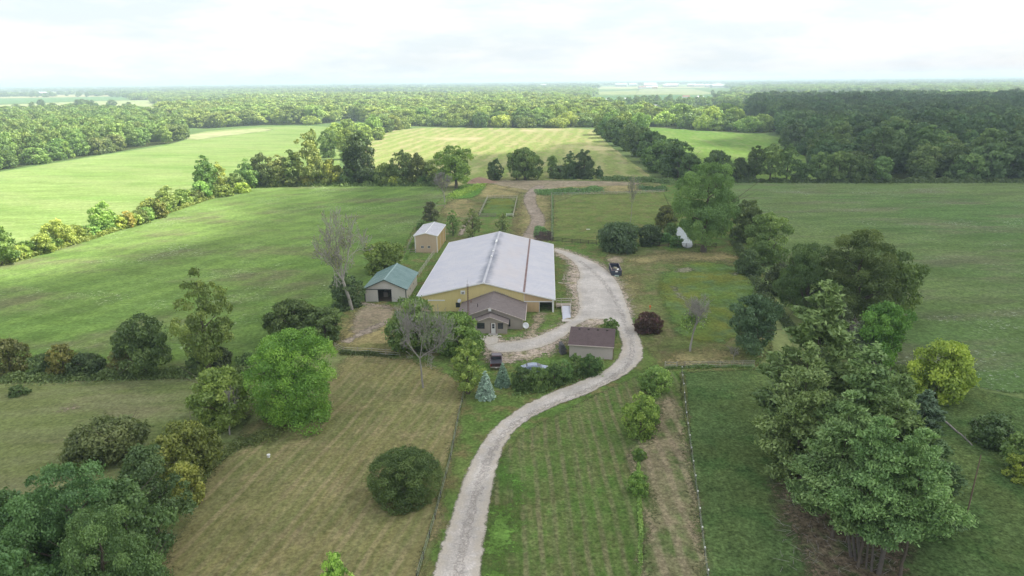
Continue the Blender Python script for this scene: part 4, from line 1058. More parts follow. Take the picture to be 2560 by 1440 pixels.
def wood(name, outline, spacing, seed, n_single, cols, label_single, group, label_mass, H, R, col_mass):
    pts = fill(outline, spacing, seed)
    d = np.hypot(pts[:, 0], pts[:, 1]) + np.where(pts[:, 2] < spacing * 1.1, -60, 0)   # the wood's visible front first
    order = np.argsort(d); pts = pts[order]
    rr = random.Random(seed)
    for x, y, s in pts[:n_single]:
        h = rr.uniform(*H) * (0.72 if s < spacing * 0.8 else 0.95); r = rr.uniform(*R)
        kind = rr.choice(['edge', 'low', 'edge']) if s < spacing * 1.3 else rr.choice(['round', 'low', 'edge'])
        tree('woodland_tree', Vector((x, y, 0)), h, r, kind, rr.choice(cols), label_single, 'tree', group, trunk=s < spacing * 1.5)
    rest = pts[n_single:]
    dist = np.hypot(rest[:, 0], rest[:, 1])
    for k, (a, b, lod) in enumerate(((0, 950, 2), (950, 1500, 3), (1500, 1e9, 4))):
        m = (dist >= a) & (dist < b)
        if m.any():
            scatter(name, rest[m], label_mass + (', nearer part', ', middle part', ', far part')[k], seed + k, lod, H[0], H[1], R[0] * 1.05, R[1] * 1.1, col_mass)
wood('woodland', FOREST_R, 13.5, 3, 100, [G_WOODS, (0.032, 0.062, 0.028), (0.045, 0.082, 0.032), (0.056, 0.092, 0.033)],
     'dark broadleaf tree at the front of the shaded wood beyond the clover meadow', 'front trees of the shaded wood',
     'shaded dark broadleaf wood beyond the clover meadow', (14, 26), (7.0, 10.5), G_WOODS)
wood('woodland', FOREST_L, 12.5, 4, 75, [(0.07, 0.12, 0.033), (0.08, 0.13, 0.035), (0.06, 0.105, 0.03), (0.085, 0.115, 0.04)],
     'sunlit broadleaf tree at the front of the wood beyond the cornfield', 'front trees of the sunlit wood',
     'sunlit broadleaf wood beyond the cornfield', (10, 20), (5.5, 8.5), (0.092, 0.145, 0.042))
wood('woodland', FOREST_M, 18.5, 5, 95, [(0.09, 0.14, 0.038), (0.105, 0.158, 0.04), (0.072, 0.12, 0.036), (0.13, 0.18, 0.044)],
     'rounded sunlit tree at the front of the wood behind the far hay field', 'front trees of the middle wood',
     'broad belt of sunlit woodland behind the far hay field', (12, 23), (9.0, 13.0), (0.118, 0.168, 0.050))
def clearings(p, seed, keep):
    """open strips of farmland between the far woods"""
    m = np.sin(p[:, 1] / 150.0 + np.sin(p[:, 0] / 420.0 + seed) * 1.6) + 0.7 * np.sin(p[:, 0] / 230.0 + seed * 2 + p[:, 1] / 600.0)
    return p[m > keep]
scatter('woodland', clearings(fill(FOREST_F, 27, 6), 1.0, -0.15), 'hazy far woodland behind the clearings', 6, 3, 9, 19, 12, 19, (0.105, 0.155, 0.055))
scatter('woodland', clearings(fill(FOREST_E, 27, 7), 2.3, -0.4), 'hazy far woodland beyond the shaded wood', 7, 3, 9, 19, 12, 19, (0.105, 0.16, 0.05))
# park-like trees between the ponds, and single trees in the far fields
def speckled(seed, n, x0, x1, y0, y1, cond=None):
    rng = np.random.default_rng(seed); out = []
    while len(out) < n:
        px, py = rng.uniform(x0, x1), rng.uniform(y0, y1)
        q = P(px, py)
        out.append((q.x, q.y, 5))
    return np.array(out)
scatter('tree_clumps', np.concatenate([speckled(8, 60, 1610, 1860, 286, 300), speckled(9, 110, 1500, 1850, 254, 272), speckled(10, 60, 1780, 1900, 236, 256),
                                       speckled(16, 40, 1700, 1850, 262, 270), speckled(17, 12, 1640, 1700, 276, 286)]),
        'scattered park trees round the distant ponds', 8, 3, 9, 17, 4.5, 8, (0.078, 0.128, 0.036))
scatter('tree_clumps', np.concatenate([speckled(11, 14, 20, 330, 272, 290), speckled(12, 12, 180, 330, 262, 292), speckled(13, 5, 80, 110, 262, 275), speckled(14, 60, 60, 400, 236, 244)]),
        'scattered field trees left of the far woodland', 11, 3, 10, 19, 6, 10, (0.058, 0.10, 0.034))
# the distance: belts of trees with open country between them
def far_belts(seed, d0, d1, step, size, keep, xlim=0.9):
    rng = np.random.default_rng(seed); out = []
    d = d0
    while d < d1:
        xs = np.arange(-d * xlim, d * xlim, size * 1.5)
        ph = rng.uniform(0, 100)
        m = np.sin(xs / 310.0 + ph) + 0.8 * np.sin(xs / 127.0 + ph * 1.7) + 0.5 * np.sin(xs / 61.0 + ph * 2.3) + (0.55 if d > 5000 else 0)
        k = m > keep
        xs = xs[k] + rng.uniform(-size, size, k.sum())
        out.append(np.stack([xs, d + rng.uniform(-step * 0.45, step * 0.45, len(xs)) + np.sin(xs / 400.0 + ph) * step * 0.6, np.full(len(xs), 5.0)], -1))
        d += step
    return np.concatenate(out)
fb = far_belts(21, 2900, 5200, 120, 24, 0.15)
# leave the open fields open
hpx = 200 + 45 * F_PX * 1.03 / fb[:, 1]
col_px = 1280 + fb[:, 0] / fb[:, 1] * F_PX
fb = fb[~((col_px > 1490) & (col_px < 1800) & (hpx > 214))]
scatter('woodland', fb, 'blue hazy belts of trees in the distance', 21, 4, 13, 20, 15, 22, (0.06, 0.10, 0.036))
scatter('woodland', far_belts(22, 5200, 11000, 380, 55, -0.1), 'faint tree belts on the horizon', 22, 4, 14, 22, 34, 52, (0.055, 0.095, 0.036))

weeds('weeds', [(1345, 484), (1400, 480), (1460, 478), (1502, 474)], 9, 5200, 1.9, 0.28, (0.045, 0.095, 0.036), 'rank dark weeds behind the big paddock', 1)
weeds('weeds', [(1598, 472), (1660, 474)], 6, 1800, 2.0, 0.30, (0.036, 0.07, 0.03), 'dark weeds at the corner of the big paddock', 2)
weeds('weeds', [(1500, 448), (1560, 450), (1620, 452), (1680, 458)], 9, 4200, 2.4, 0.32, (0.04, 0.078, 0.03), 'dark undergrowth in front of the diagonal tree belt', 3)
weeds('weeds', [(1130, 492), (1170, 476), (1205, 464)], 12, 3000, 0.9, 0.26, (0.10, 0.18, 0.036), 'bright green weeds by the dirt mound', 4)
weeds('weeds', [(1340, 592), (1345, 570), (1368, 585)], 4, 1600, 1.3, 0.22, (0.05, 0.095, 0.036), 'green weeds over the brush pile behind the barn', 5)
weeds('weeds', [(640, 466), (800, 464), (1000, 464), (1100, 464)], 5, 8000, 2.4, 0.34, (0.052, 0.088, 0.03), 'undergrowth at the foot of the tree line behind the hay meadow', 6)
weeds('weeds', [(0, 662), (60, 648), (230, 598), (400, 540), (560, 486), (640, 468)], 4, 9000, 2.0, 0.30, (0.10, 0.145, 0.038), 'undergrowth at the foot of the hedgerow along the cornfield', 7)
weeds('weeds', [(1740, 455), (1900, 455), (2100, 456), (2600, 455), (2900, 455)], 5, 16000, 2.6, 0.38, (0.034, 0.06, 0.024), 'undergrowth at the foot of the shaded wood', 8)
weeds('weeds', [(-100, 952), (150, 948), (300, 940), (480, 936), (640, 930)], 2.6, 11000, 1.5, 0.17, (0.045, 0.075, 0.03), 'undergrowth along the hedge below the hay meadow', 9)
weeds('weeds', [(1600, 1440), (1602, 1330), (1598, 1250), (1596, 1150)], 0.9, 3000, 0.4, 0.11, (0.068, 0.125, 0.036), 'green weeds growing in the dry strip', 10)
weeds('weeds', [(1706, 936), (1712, 1000), (1718, 1060)], 1.3, 2600, 0.9, 0.13, (0.085, 0.105, 0.045), 'tall weeds round the end of the white cord fence', 11)
weeds('weeds', [(1664, 922), (1760, 920), (1880, 918)], 0.9, 3600, 0.7, 0.13, (0.065, 0.115, 0.036), 'grass growing up along the field gate and wire fence', 12)
weeds('weeds', [(850, 884), (910, 886), (985, 890)], 1.0, 2600, 0.8, 0.14, (0.05, 0.075, 0.03), 'dark grass along the barnyard fence', 13)
weeds('weeds', [(1165, 962), (1140, 1075), (1110, 1200), (1075, 1330), (1042, 1445)], 0.6, 3600, 0.35, 0.10, (0.07, 0.085, 0.035), 'rank grass along the wire fence of the hay ground', 14)
weeds('weeds', [(1381, 490), (1381, 545), (1380, 600)], 1.6, 1500, 0.9, 0.2, (0.05, 0.085, 0.034), 'weeds along the near fence of the big paddock', 15)
weeds('weeds', [(1577, 832), (1580, 850), (1583, 870)], 0.8, 260, 0.2, 0.12, (0.05, 0.09, 0.03), 'weeds growing in the middle of the gravel drive', 16)
weeds('weeds', [(470, 1260), (520, 1170), (600, 1110), (700, 1085)], 3.0, 5000, 1.1, 0.15, (0.075, 0.10, 0.036), 'rough grass under the trees beside the hay ground', 17)
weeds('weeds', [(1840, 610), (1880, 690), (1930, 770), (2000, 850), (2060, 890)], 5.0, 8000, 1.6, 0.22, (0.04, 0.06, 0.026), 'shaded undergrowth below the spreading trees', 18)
weeds('weeds', [(1630, 590), (1680, 606), (1690, 612)], 4.0, 2400, 0.8, 0.2, (0.06, 0.125, 0.036), 'lush growth on the pond bank', 19)
weeds('weeds', [(2270, 930), (2200, 925), (2120, 930)], 3.0, 2600, 0.9, 0.18, (0.065, 0.105, 0.036), 'rank growth behind the pines', 20)
weeds('weeds', [(900, 725), (880, 745), (845, 770)], 4, 2200, 1.0, 0.2, (0.06, 0.075, 0.035), 'grey brush beside the tall dead tree', 22)
weeds('weeds', [(1040, 596), (1020, 630), (1015, 650)], 2.0, 1600, 1.1, 0.18, (0.06, 0.11, 0.035), 'weeds along the fence beside the tan shed', 23)

# ------------------------------------------------------------------ building materials
M_yel = surf('yellow_steel', (0.73, 0.61, 0.29), 0.5, vary=0.07, scale=0.8, streak=True)
M_tan = surf('tan_steel', (0.62, 0.445, 0.255), 0.5, vary=0.06, scale=0.8, streak=True)
M_cream = surf('cream_steel', (0.60, 0.46, 0.33), 0.5, vary=0.06, scale=0.8, streak=True)
M_stone = surf('pale_grey_steel', (0.68, 0.64, 0.60), 0.5, vary=0.07, scale=0.8, streak=True)
M_white = surf('white_trim', (0.82, 0.81, 0.79), 0.45, vary=0.05)
M_green = surf('green_roof_steel', (0.125, 0.215, 0.205), 0.4, vary=0.08, scale=0.5)
M_gtrim = surf('dark_green_trim', (0.028, 0.055, 0.05), 0.45, vary=0.05)
M_greyroof = surf('grey_roof_steel', (0.46, 0.45, 0.49), 0.4, vary=0.07, scale=0.5)
M_shingle = surf('grey_shingles', (0.175, 0.145, 0.14), 0.9, vary=0.16, scale=1.2, grain=0.18, bump=0.4)
M_bshingle = surf('brown_shingles', (0.115, 0.082, 0.084), 0.9, vary=0.14, scale=1.2, grain=0.15, bump=0.4)
M_siding = surf('beige_siding', (0.43, 0.375, 0.33), 0.7, vary=0.06, scale=0.8)
M_gsiding = surf('pinkish_siding', (0.58, 0.51, 0.48), 0.7, vary=0.05, scale=0.8)
M_fascia = surf('beige_fascia', (0.50, 0.43, 0.385), 0.6, vary=0.05)
M_dark = surf('dark_interior', (0.03, 0.027, 0.025), 0.9, vary=0.1)
M_indirt = surf('interior_dirt', (0.14, 0.105, 0.075), 0.95, vary=0.25, scale=1.0)
M_rust = surf('rusty_iron', (0.16, 0.075, 0.055), 0.85, vary=0.25, scale=3.0, col2=(0.10, 0.07, 0.06))
M_flash = surf('rusty_flashing', (0.22, 0.15, 0.14), 0.8, vary=0.3, scale=1.0, col2=(0.14, 0.07, 0.06))
M_wood = surf('weathered_wood', (0.36, 0.31, 0.26), 0.85, vary=0.18, scale=3.0)
M_dwood = surf('dark_fence_wood', (0.055, 0.048, 0.042), 0.85, vary=0.18, scale=3.0)
M_lwood = surf('pale_fence_wood', (0.50, 0.46, 0.40), 0.8, vary=0.15, scale=3.0)
M_metal = surf('galvanised', (0.55, 0.56, 0.57), 0.4, metal=0.3, vary=0.08)
M_conc = surf('pale_concrete', (0.52, 0.48, 0.44), 0.9, vary=0.14, scale=2.0)
M_mat = surf('ramp_metal', (0.50, 0.51, 0.58), 0.5, vary=0.08, scale=2.0)
def glass(name, col=(0.03, 0.035, 0.045)):
    g = NG(name); b = g.n.new('ShaderNodeBsdfPrincipled')
    g.put(b.inputs['Base Color'], g.mixc(g.ramp(g.noise(g.obj(), 1.5, 2), 0.4, 0.6), col, tuple(c * 1.7 for c in col)))
    b.inputs['Roughness'].default_value = 0.08; g.l.new(b.outputs[0], g.out.inputs['Surface']); return g.m
M_glass = glass('window_glass')
def barn_roof_mat():
    """white steel roof: dark mildew streaks run down from the ridge, a faint pink cast of rust below it"""
    g = NG('barn_roof_steel'); b = g.n.new('ShaderNodeBsdfPrincipled')
    vec = g.obj(); sep = g.n.new('ShaderNodeSeparateXYZ'); g.put(sep.inputs[0], vec)
    x, y = sep.outputs[0], sep.outputs[1]
    dx = g.math('ABSOLUTE', g.math('ADD', x, 14.06))
    st = g.noise(g.mapping(vec, (0.35, 3.2, 1)), 1.0, 4, 0.7)
    lg = g.noise(g.mapping(vec, (0.10, 0.12, 1)), 1.0, 3)
    reach = g.math('ADD', g.math('MULTIPLY', st, 2.6), g.math('MULTIPLY', lg, 1.6))
    m = g.ramp(g.math('SUBTRACT', dx, reach), -1.9, -0.3, 1.0, 0.0)
    m = g.math('MULTIPLY', m, g.ramp(lg, 0.3, 0.6, 0.45, 0.95))
    n = g.noise(vec, 0.35, 4); fine = g.noise(g.mapping(vec, (0.4, 2.5, 1)), 1.0, 4, 0.7)
    c = g.mixc(g.ramp(n, 0.35, 0.65), (0.50, 0.495, 0.55), (0.55, 0.535, 0.57))
    pink = g.math('MULTIPLY', g.ramp(x, -14.0, -13.8), g.ramp(x, -6.2, -6.0, 1.0, 0.0))
    c = g.mixc(g.math('MULTIPLY', pink, g.ramp(lg, 0.35, 0.65, 0.15, 0.5)), c, (0.55, 0.495, 0.49))
    c = g.mixc(m, c, (0.22, 0.23, 0.28))
    c = g.value_scale(c, g.ramp(fine, 0.2, 0.8, 0.94, 1.05))
    g.put(b.inputs['Base Color'], c); b.inputs['Roughness'].default_value = 0.55; b.inputs['Specular IOR Level'].default_value = 0.3
    g.l.new(b.outputs[0], g.out.inputs['Surface']); return g.m
M_barnroof = barn_roof_mat()

# ------------------------------------------------------------------ builders for walls and roofs
def panel_wall(parent, axis, fixed, s0, s1, top, mat, openings=(), base=0.0, pw=0.914, name='wall_panel', thick=0.05, side=1, rib=0.025):
    """wall of single ribbed sheets; axis 'x' or 'y' is the running direction, top(s) gives the height; openings (a, b, z0, z1)"""
    cuts = {s0, s1}
    s = s0 + pw
    while s < s1 - 0.15: cuts.add(round(s, 4)); s += pw
    for a, b, _, _ in openings:
        for c in (a, b):
            if s0 < c < s1: cuts.add(c)
    cuts = sorted(cuts)
    for a, b in zip(cuts, cuts[1:]):
        if b - a < 0.02: continue
        mid = (a + b) / 2
        spans = [(base, None)]
        for oa, ob, z0, z1 in openings:
            if oa - 1e-6 <= a and b <= ob + 1e-6:
                ns = []
                for lo, hi in spans:
                    if z0 > lo + 0.02: ns.append((lo, z0))
                    ns.append((z1, hi))
                spans = ns
        for lo, hi in spans:
            ta, tb = (top(a), top(b)) if hi is None else (hi, hi)
            if min(ta, tb) - lo < 0.03: continue
            mb = MB()
            g = 0.004
            def vert(sv, off, z): return (sv, fixed + off * side, z) if axis == 'x' else (fixed + off * side, sv, z)
            mb.hexa([vert(a + g, 0, lo), vert(b - g, 0, lo), vert(b - g, thick, lo), vert(a + g, thick, lo),
                     vert(a + g, 0, ta), vert(b - g, 0, tb), vert(b - g, thick, tb), vert(a + g, thick, ta)])
            for k in range(3):
                r0 = a + (b - a) * (k + 0.35) / 3; r1 = r0 + 0.045
                t0 = ta + (tb - ta) * (r0 - a) / (b - a) - 0.01
                mb.hexa([vert(r0, -rib, lo + 0.01), vert(r1, -rib, lo + 0.01), vert(r1, 0.003, lo + 0.01), vert(r0, 0.003, lo + 0.01),
                         vert(r0, -rib, t0), vert(r1, -rib, t0), vert(r1, 0.003, t0), vert(r0, 0.003, t0)])
            mb.build(name, mat, parent)
def roof_slab(parent, name, x0, z0, x1, z1, y0, y1, mat, thick=0.08, ribs=0.9, rib_h=0.03, rib_w=0.06):
    """roof slope running in y, from eave (x0,z0) to ridge (x1,z1), with raised seams"""
    mb = MB()
    mb.hexa([(x0, y0, z0 - thick), (x1, y0, z1 - thick), (x1, y1, z1 - thick), (x0, y1, z0 - thick), (x0, y0, z0), (x1, y0, z1), (x1, y1, z1), (x0, y1, z0)])
    if ribs:
        y = y0 + ribs / 2
        while y < y1 - 0.05:
            mb.hexa([(x0, y, z0 - 0.01), (x1, y, z1 - 0.01), (x1, y + rib_w, z1 - 0.01), (x0, y + rib_w, z0 - 0.01),
                     (x0, y + 0.01, z0 + rib_h), (x1, y + 0.01, z1 + rib_h), (x1, y + rib_w - 0.01, z1 + rib_h), (x0, y + rib_w - 0.01, z0 + rib_h)])
            y += ribs
    return mb.build(name, mat, parent)
def window(parent, x, y, z, w, h, frame_mat, mullion=True, d=0.05, side=False):
    """window set proud of a wall that faces -y (or +x when side)"""
    f = MB(); t = 0.06
    def bx(m, a0, a1, b0, b1, d0, d1):
        if side: m.box(x + d0, x + d1, y + a0, y + a1, z + b0, z + b1)
        else: m.box(x + a0, x + a1, y - d1, y - d0, z + b0, z + b1)
    bx(f, -t, 0, -t, h + t, 0, d); bx(f, w, w + t, -t, h + t, 0, d); bx(f, 0, w, -t, 0, 0, d); bx(f, 0, w, h, h + t, 0, d)
    if mullion: bx(f, w / 2 - 0.025, w / 2 + 0.025, 0, h, 0.01, d - 0.01); 
    fr = f.build('window', frame_mat, parent)
    p = MB(); bx(p, 0.001, w - 0.001, 0.001, h - 0.001, 0.004, 0.02); p.build('pane', M_glass, fr)
    return fr

# ------------------------------------------------------------------ the yellow riding barn
R0 = P(1384, 781)
barn = empty('riding_barn', R0, -math.radians(3.05), 'long yellow steel riding barn with a pale metal roof and white trim, biggest building', 'barn')
BL = 47.4
def barn_top(x):
    if x < -14.06: return 6.18 + (x + 14.06) * (2.95 / 13.4)
    if x < -5.97: return 6.18 - (x + 14.06) * (2.0 / 8.09)
    return 4.18 - (x + 5.97) * (1.40 / 5.97)
panel_wall(barn, 'x', 0.0, -27.3, -5.97, barn_top, M_yel, [(-19.85, -19.0, 0.95, 1.9)])
panel_wall(barn, 'x', 0.0, -5.90, -0.30, barn_top, M_tan, [(-2.83, -0.30, 0.0, 2.18)])
panel_wall(barn, 'x', BL, -27.3, 0.0, barn_top, M_yel, pw=4.5)
panel_wall(barn, 'y', 0.0, 0.1, BL, lambda s: 2.78, M_tan, pw=3.6, side=-1)
panel_wall(barn, 'y', -27.3, 0.1, BL, lambda s: 3.2, M_yel, pw=3.6)
roof_slab(barn, 'roof', -27.75, 3.22, -14.06, 6.30, -0.35, BL + 0.3, M_barnroof)
roof_slab(barn, 'roof', -5.97, 4.28, -14.06, 6.298, -0.35, BL + 0.3, M_barnroof)
roof_slab(barn, 'roof', 0.28, 2.83, -5.97, 4.262, -0.35, BL + 0.3, M_barnroof)
m = MB()
for (xa, za, xb, zb) in ((-27.78, 3.24, -14.06, 6.33), (-5.97, 4.31, -14.06, 6.33), (0.30, 2.86, -5.97, 4.31)):
    m.hexa([(xa, -0.44, za - 0.22), (xb, -0.44, zb - 0.22), (xb, -0.352, zb - 0.22), (xa, -0.352, za - 0.22), (xa, -0.44, za + 0.03), (xb, -0.44, zb + 0.03), (xb, -0.352, zb + 0.03), (xa, -0.352, za + 0.03)])
m.build('gable_trim', M_white, barn)
m = MB()
for (xa, za, xb, zb) in ((-27.78, 3.24, -14.06, 6.33), (0.30, 2.86, -5.97, 4.31), (-5.97, 4.31, -14.06, 6.33)):
    m.hexa([(xa, BL + .302, za - 0.2), (xb, BL + .302, zb - 0.2), (xb, BL + .39, zb - 0.2), (xa, BL + .39, za - 0.2), (xa, BL + .302, za + 0.03), (xb, BL + .302, zb + 0.03), (xb, BL + .39, zb + 0.03), (xa, BL + .39, za + 0.03)])
m.build('rear_gable_trim', M_white, barn)
MB().box(0.282, 0.36, -0.43, BL + 0.37, 2.66, 2.86).build('eave_trim', M_white, barn)
MB().box(-27.84, -27.76, -0.43, BL + 0.37, 3.02, 3.25).build('eave_trim', M_white, barn)
m = MB(); y = -0.3
while y < BL:
    m.hexa([(-14.32, y, 6.26), (-14.06, y, 6.345), (-14.06, y + 3.0, 6.345), (-14.32, y + 3.0, 6.26), (-14.32, y, 6.30), (-14.06, y, 6.385), (-14.06, y + 3.0, 6.385), (-14.32, y + 3.0, 6.30)])
    m.hexa([(-14.06, y, 6.345), (-13.80, y, 6.26), (-13.80, y + 3.0, 6.26), (-14.06, y + 3.0, 6.345), (-14.06, y, 6.385), (-13.80, y, 6.30), (-13.80, y + 3.0, 6.30), (-14.06, y + 3.0, 6.385)])
    y += 3.02
m.build('ridge_cap', M_greyroof, barn)
for yy, ln in ((34.5, 2.6), (25.0, 0.7), (20.0, 0.7)):
    MB().box(-14.28, -13.84, yy, yy + ln, 6.39, 6.58).build('ridge_vent', M_white, barn, bevel=0.03)
m = MB(); m.hexa([(-6.18, -0.34, 4.335), (-5.78, -0.34, 4.24), (-5.78, BL + .29, 4.24), (-6.18, BL + .29, 4.335), (-6.18, -0.34, 4.375), (-5.78, -0.34, 4.28), (-5.78, BL + .29, 4.28), (-6.18, BL + .29, 4.375)])
m.build('roof_seam', M_flash, barn)
MB().box(-5.968, -5.902, -0.07, 0.04, 0.0, 4.12).build('corner_trim', M_white, barn)
MB().box(-5.90, -0.30, -0.09, -0.028, 2.20, 2.40).build('door_track', M_white, barn)
MB().box(-0.30, 0.06, -0.12, 0.09, 0.0, 2.78).build('corner_post', M_white, barn)
MB().box(-2.92, -2.84, -0.07, 0.06, 0.0, 2.19).build('door_jamb', M_white, barn)
d = MB(); d.box(-24.9, -21.9, -0.10, -0.04, 0.05, 2.30)
for k in range(9): d.box(-24.85 + k * 0.33, -24.81 + k * 0.33, -0.12, -0.10, 0.06, 2.28)
d.build('sliding_door', M_yel, barn)
MB().box(-25.6, -22.0, -0.17, -0.105, 2.34, 2.56).build('door_track', M_white, barn)
MB().box(-27.34, -27.2, -0.07, 0.08, 0, 3.12).build('corner_trim', M_white, barn)
window(barn, -19.85, 0.045, 0.95, 0.85, 0.95, M_dark, True)
v = MB(); v.box(-18.75, -17.85, -0.14, -0.03, 3.78, 4.52); vent = v.build('louvre_vent', M_white, barn)
v = MB()
for k in range(3): v.box(-18.52 + k * .18, -18.40 + k * .18, -0.16, -0.142, 3.88, 4.22)
v.build('louvre', M_dark, vent)
MB().box(-27.1, -0.2, 0.3, BL - 0.3, 0.01, 0.035).build('floor', M_indirt, barn)
MB().box(-5.85, -5.80, 0.2, BL - 0.3, 0.04, 3.9).build('inner_wall', M_dark, barn)
MB().box(-5.7, -0.2, 9.0, 9.1, 0.04, 2.6).build('inner_wall', M_dark, barn)

# ------------------------------------------------------------------ the house on its front
BM = Matrix.Translation(R0) @ Matrix.Rotation(-math.radians(3.05), 4, 'Z')
house = empty('farmhouse', R0, -math.radians(3.05), 'low beige house with grey shingled gables and a porch, built against the barn front', 'house')
def gable_wall(name, parent, x0, x1, xr, y, ze, zr, mat, th=0.12, openings=(), base=0.0):
    """front wall with a gable, as one solid with openings cut"""
    xs = sorted({x0, x1, xr, *[a for o in openings for a in o[:2]]})
    mb = MB()
    top = lambda x: ze + (zr - ze) * (1 - abs(x - xr) / max(xr - x0, x1 - xr))
    for a, b in zip(xs, xs[1:]):
        spans = [(base, None)]
        for oa, ob, z0, z1 in openings:
            if oa <= a + 1e-6 and b <= ob + 1e-6:
                ns = []
                for lo, hi in spans:
                    if z0 > lo + 0.01: ns.append((lo, z0))
                    ns.append((z1, hi))
                spans = ns
        for lo, hi in spans:
            ta, tb = (top(a), top(b)) if hi is None else (hi, hi)
            mb.hexa([(a, y, lo), (b, y, lo), (b, y + th, lo), (a, y + th, lo), (a, y, ta), (b, y, tb), (b, y + th, tb), (a, y + th, ta)])
    # vertical battens of the siding
    x = x0 + 0.3
    while x < x1:
        if not any(o[0] - 0.05 < x < o[1] + 0.05 for o in openings):
            mb.box(x, x + 0.03, y - 0.018, y - 0.001, base + 0.02, top(x) - 0.05)
        x += 0.4
    return mb.build(name, mat, parent)
gable_wall('wall', house, -18.05, -5.95, -12.0, -10.0, 2.12, 4.30, M_siding, openings=[(-8.6, -8.2, 0.55, 2.0)])
MB().box(-6.07, -5.951, -9.87, -0.15, 0, 2.10).build('wall', M_siding, house)
MB().box(-18.049, -17.93, -9.87, -0.15, 0, 2.10).build('wall', M_siding, house)
def shingle_roof(parent, x0, z0, x1, z1, y0, y1, mat, courses=18):
    """slope of overlapping shingle courses; each course a step"""
    mb = MB()
    for k in range(courses):
        a, b = k / courses, (k + 1) / courses
        xa, xb = x0 + (x1 - x0) * a, x0 + (x1 - x0) * b; za, zb = z0 + (z1 - z0) * a, z0 + (z1 - z0) * b
        mb.hexa([(xa, y0, za - 0.07), (xb, y0, zb - 0.07), (xb, y1, zb - 0.07), (xa, y1, za - 0.07), (xa, y0, za + 0.028), (xb, y0, zb), (xb, y1, zb), (xa, y1, za + 0.028)])
    return mb.build('roof', mat, parent)
shingle_roof(house, -5.42, 2.02, -12.0, 4.42, -10.45, -0.05, M_shingle)
shingle_roof(house, -18.58, 2.02, -12.0, 4.42, -10.45, -0.05, M_shingle)
m = MB()
for xa in (-5.42, -18.58):
    m.hexa([(xa, -10.53, 1.90), (-12, -10.53, 4.30), (-12, -10.452, 4.30), (xa, -10.452, 1.90), (xa, -10.53, 2.05), (-12, -10.53, 4.45), (-12, -10.452, 4.45), (xa, -10.452, 2.05)])
m.build('fascia', M_fascia, house)
MB().box(-5.41, -5.30, -10.5, -0.2, 1.90, 2.02).build('gutter', M_fascia, house)
MB().tube((-5.93, -10.06, 0.0), (-5.93, -10.06, 1.9), 0.05).build('downspout', M_fascia, house)
MB().box(-12.28, -11.72, -10.60, -10.535, 3.78, 4.28).build('gable_vent', M_white, house)
m = MB()
for k in range(16):
    s = -14.7 + k * 0.36
    z = 4.42 - abs(s + 12) * (2.4 / 6.58)
    m.box(s, s + 0.16, -0.16, -0.06, z + 0.03, z + 0.20)
m.build('flashing_tabs', M_lwood, house)
MB().tube((-14.6, -7.2, 3.3), (-14.6, -7.2, 4.15), 0.06).build('vent_pipe', M_dark, house)
MB().tube((-16.4, -2.6, 2.6), (-16.4, -2.6, 3.3), 0.09).build('vent_pipe', M_rust, house)
window(house, -8.6, -9.97, 0.55, 0.4, 1.45, M_fascia, False)
# porch
gable_wall('porch_wall', house, -14.95, -8.78, -11.87, -12.45, 2.18, 3.30, M_siding, openings=[(-11.68, -10.80, 0.0, 2.08), (-10.36, -9.46, 1.05, 2.08), (-14.2, -12.9, 1.05, 2.08)])
MB().box(-8.90, -8.781, -12.33, -10.01, 0, 2.16).build('porch_wall', M_siding, house)
MB().box(-14.949, -14.83, -12.33, -10.01, 0, 2.16).build('porch_wall', M_siding, house)
shingle_roof(house, -8.35, 2.12, -11.87, 3.44, -12.85, -10.02, M_shingle, 10)
shingle_roof(house, -15.38, 2.12, -11.87, 3.44, -12.85, -10.02, M_shingle, 10)
m = MB()
for xa in (-8.35, -15.38):
    m.hexa([(xa, -12.93, 2.0), (-11.87, -12.93, 3.32), (-11.87, -12.852, 3.32), (xa, -12.852, 2.0), (xa, -12.93, 2.14), (-11.87, -12.93, 3.46), (-11.87, -12.852, 3.46), (xa, -12.852, 2.14)])
m.build('porch_fascia', M_fascia, house)
window(house, -10.36, -12.42, 1.05, 0.9, 1.03, M_dwood, True)
window(house, -14.2, -12.42, 1.05, 1.3, 1.03, M_dwood, True)
dr = MB().box(-11.66, -10.82, -12.44, -12.39, 0.02, 2.06).build('door', M_white, house)
p = MB()
p.box(-11.46, -11.02, -12.455, -12.442, 1.08, 1.48); p.box(-11.46, -11.02, -12.455, -12.442, 1.54, 1.92)
p.build('pane', M_glass, dr)
MB().box(-10.93, -10.88, -12.47, -12.442, 0.95, 1.05).build('handle', M_metal, dr)
m = MB(); m.box(-11.78, -11.69, -12.50, -12.46, 0, 2.18); m.box(-10.79, -10.70, -12.50, -12.46, 0, 2.18); m.build('door_trim', M_rust, house)
MB().box(-12.1, -10.4, -13.4, -12.5, 0.0, 0.12).build('doorstep', M_conc, house)
MB().tube((-8.72, -12.52, 0), (-8.72, -12.52, 2.05), 0.045).build('downspout', M_fascia, house)

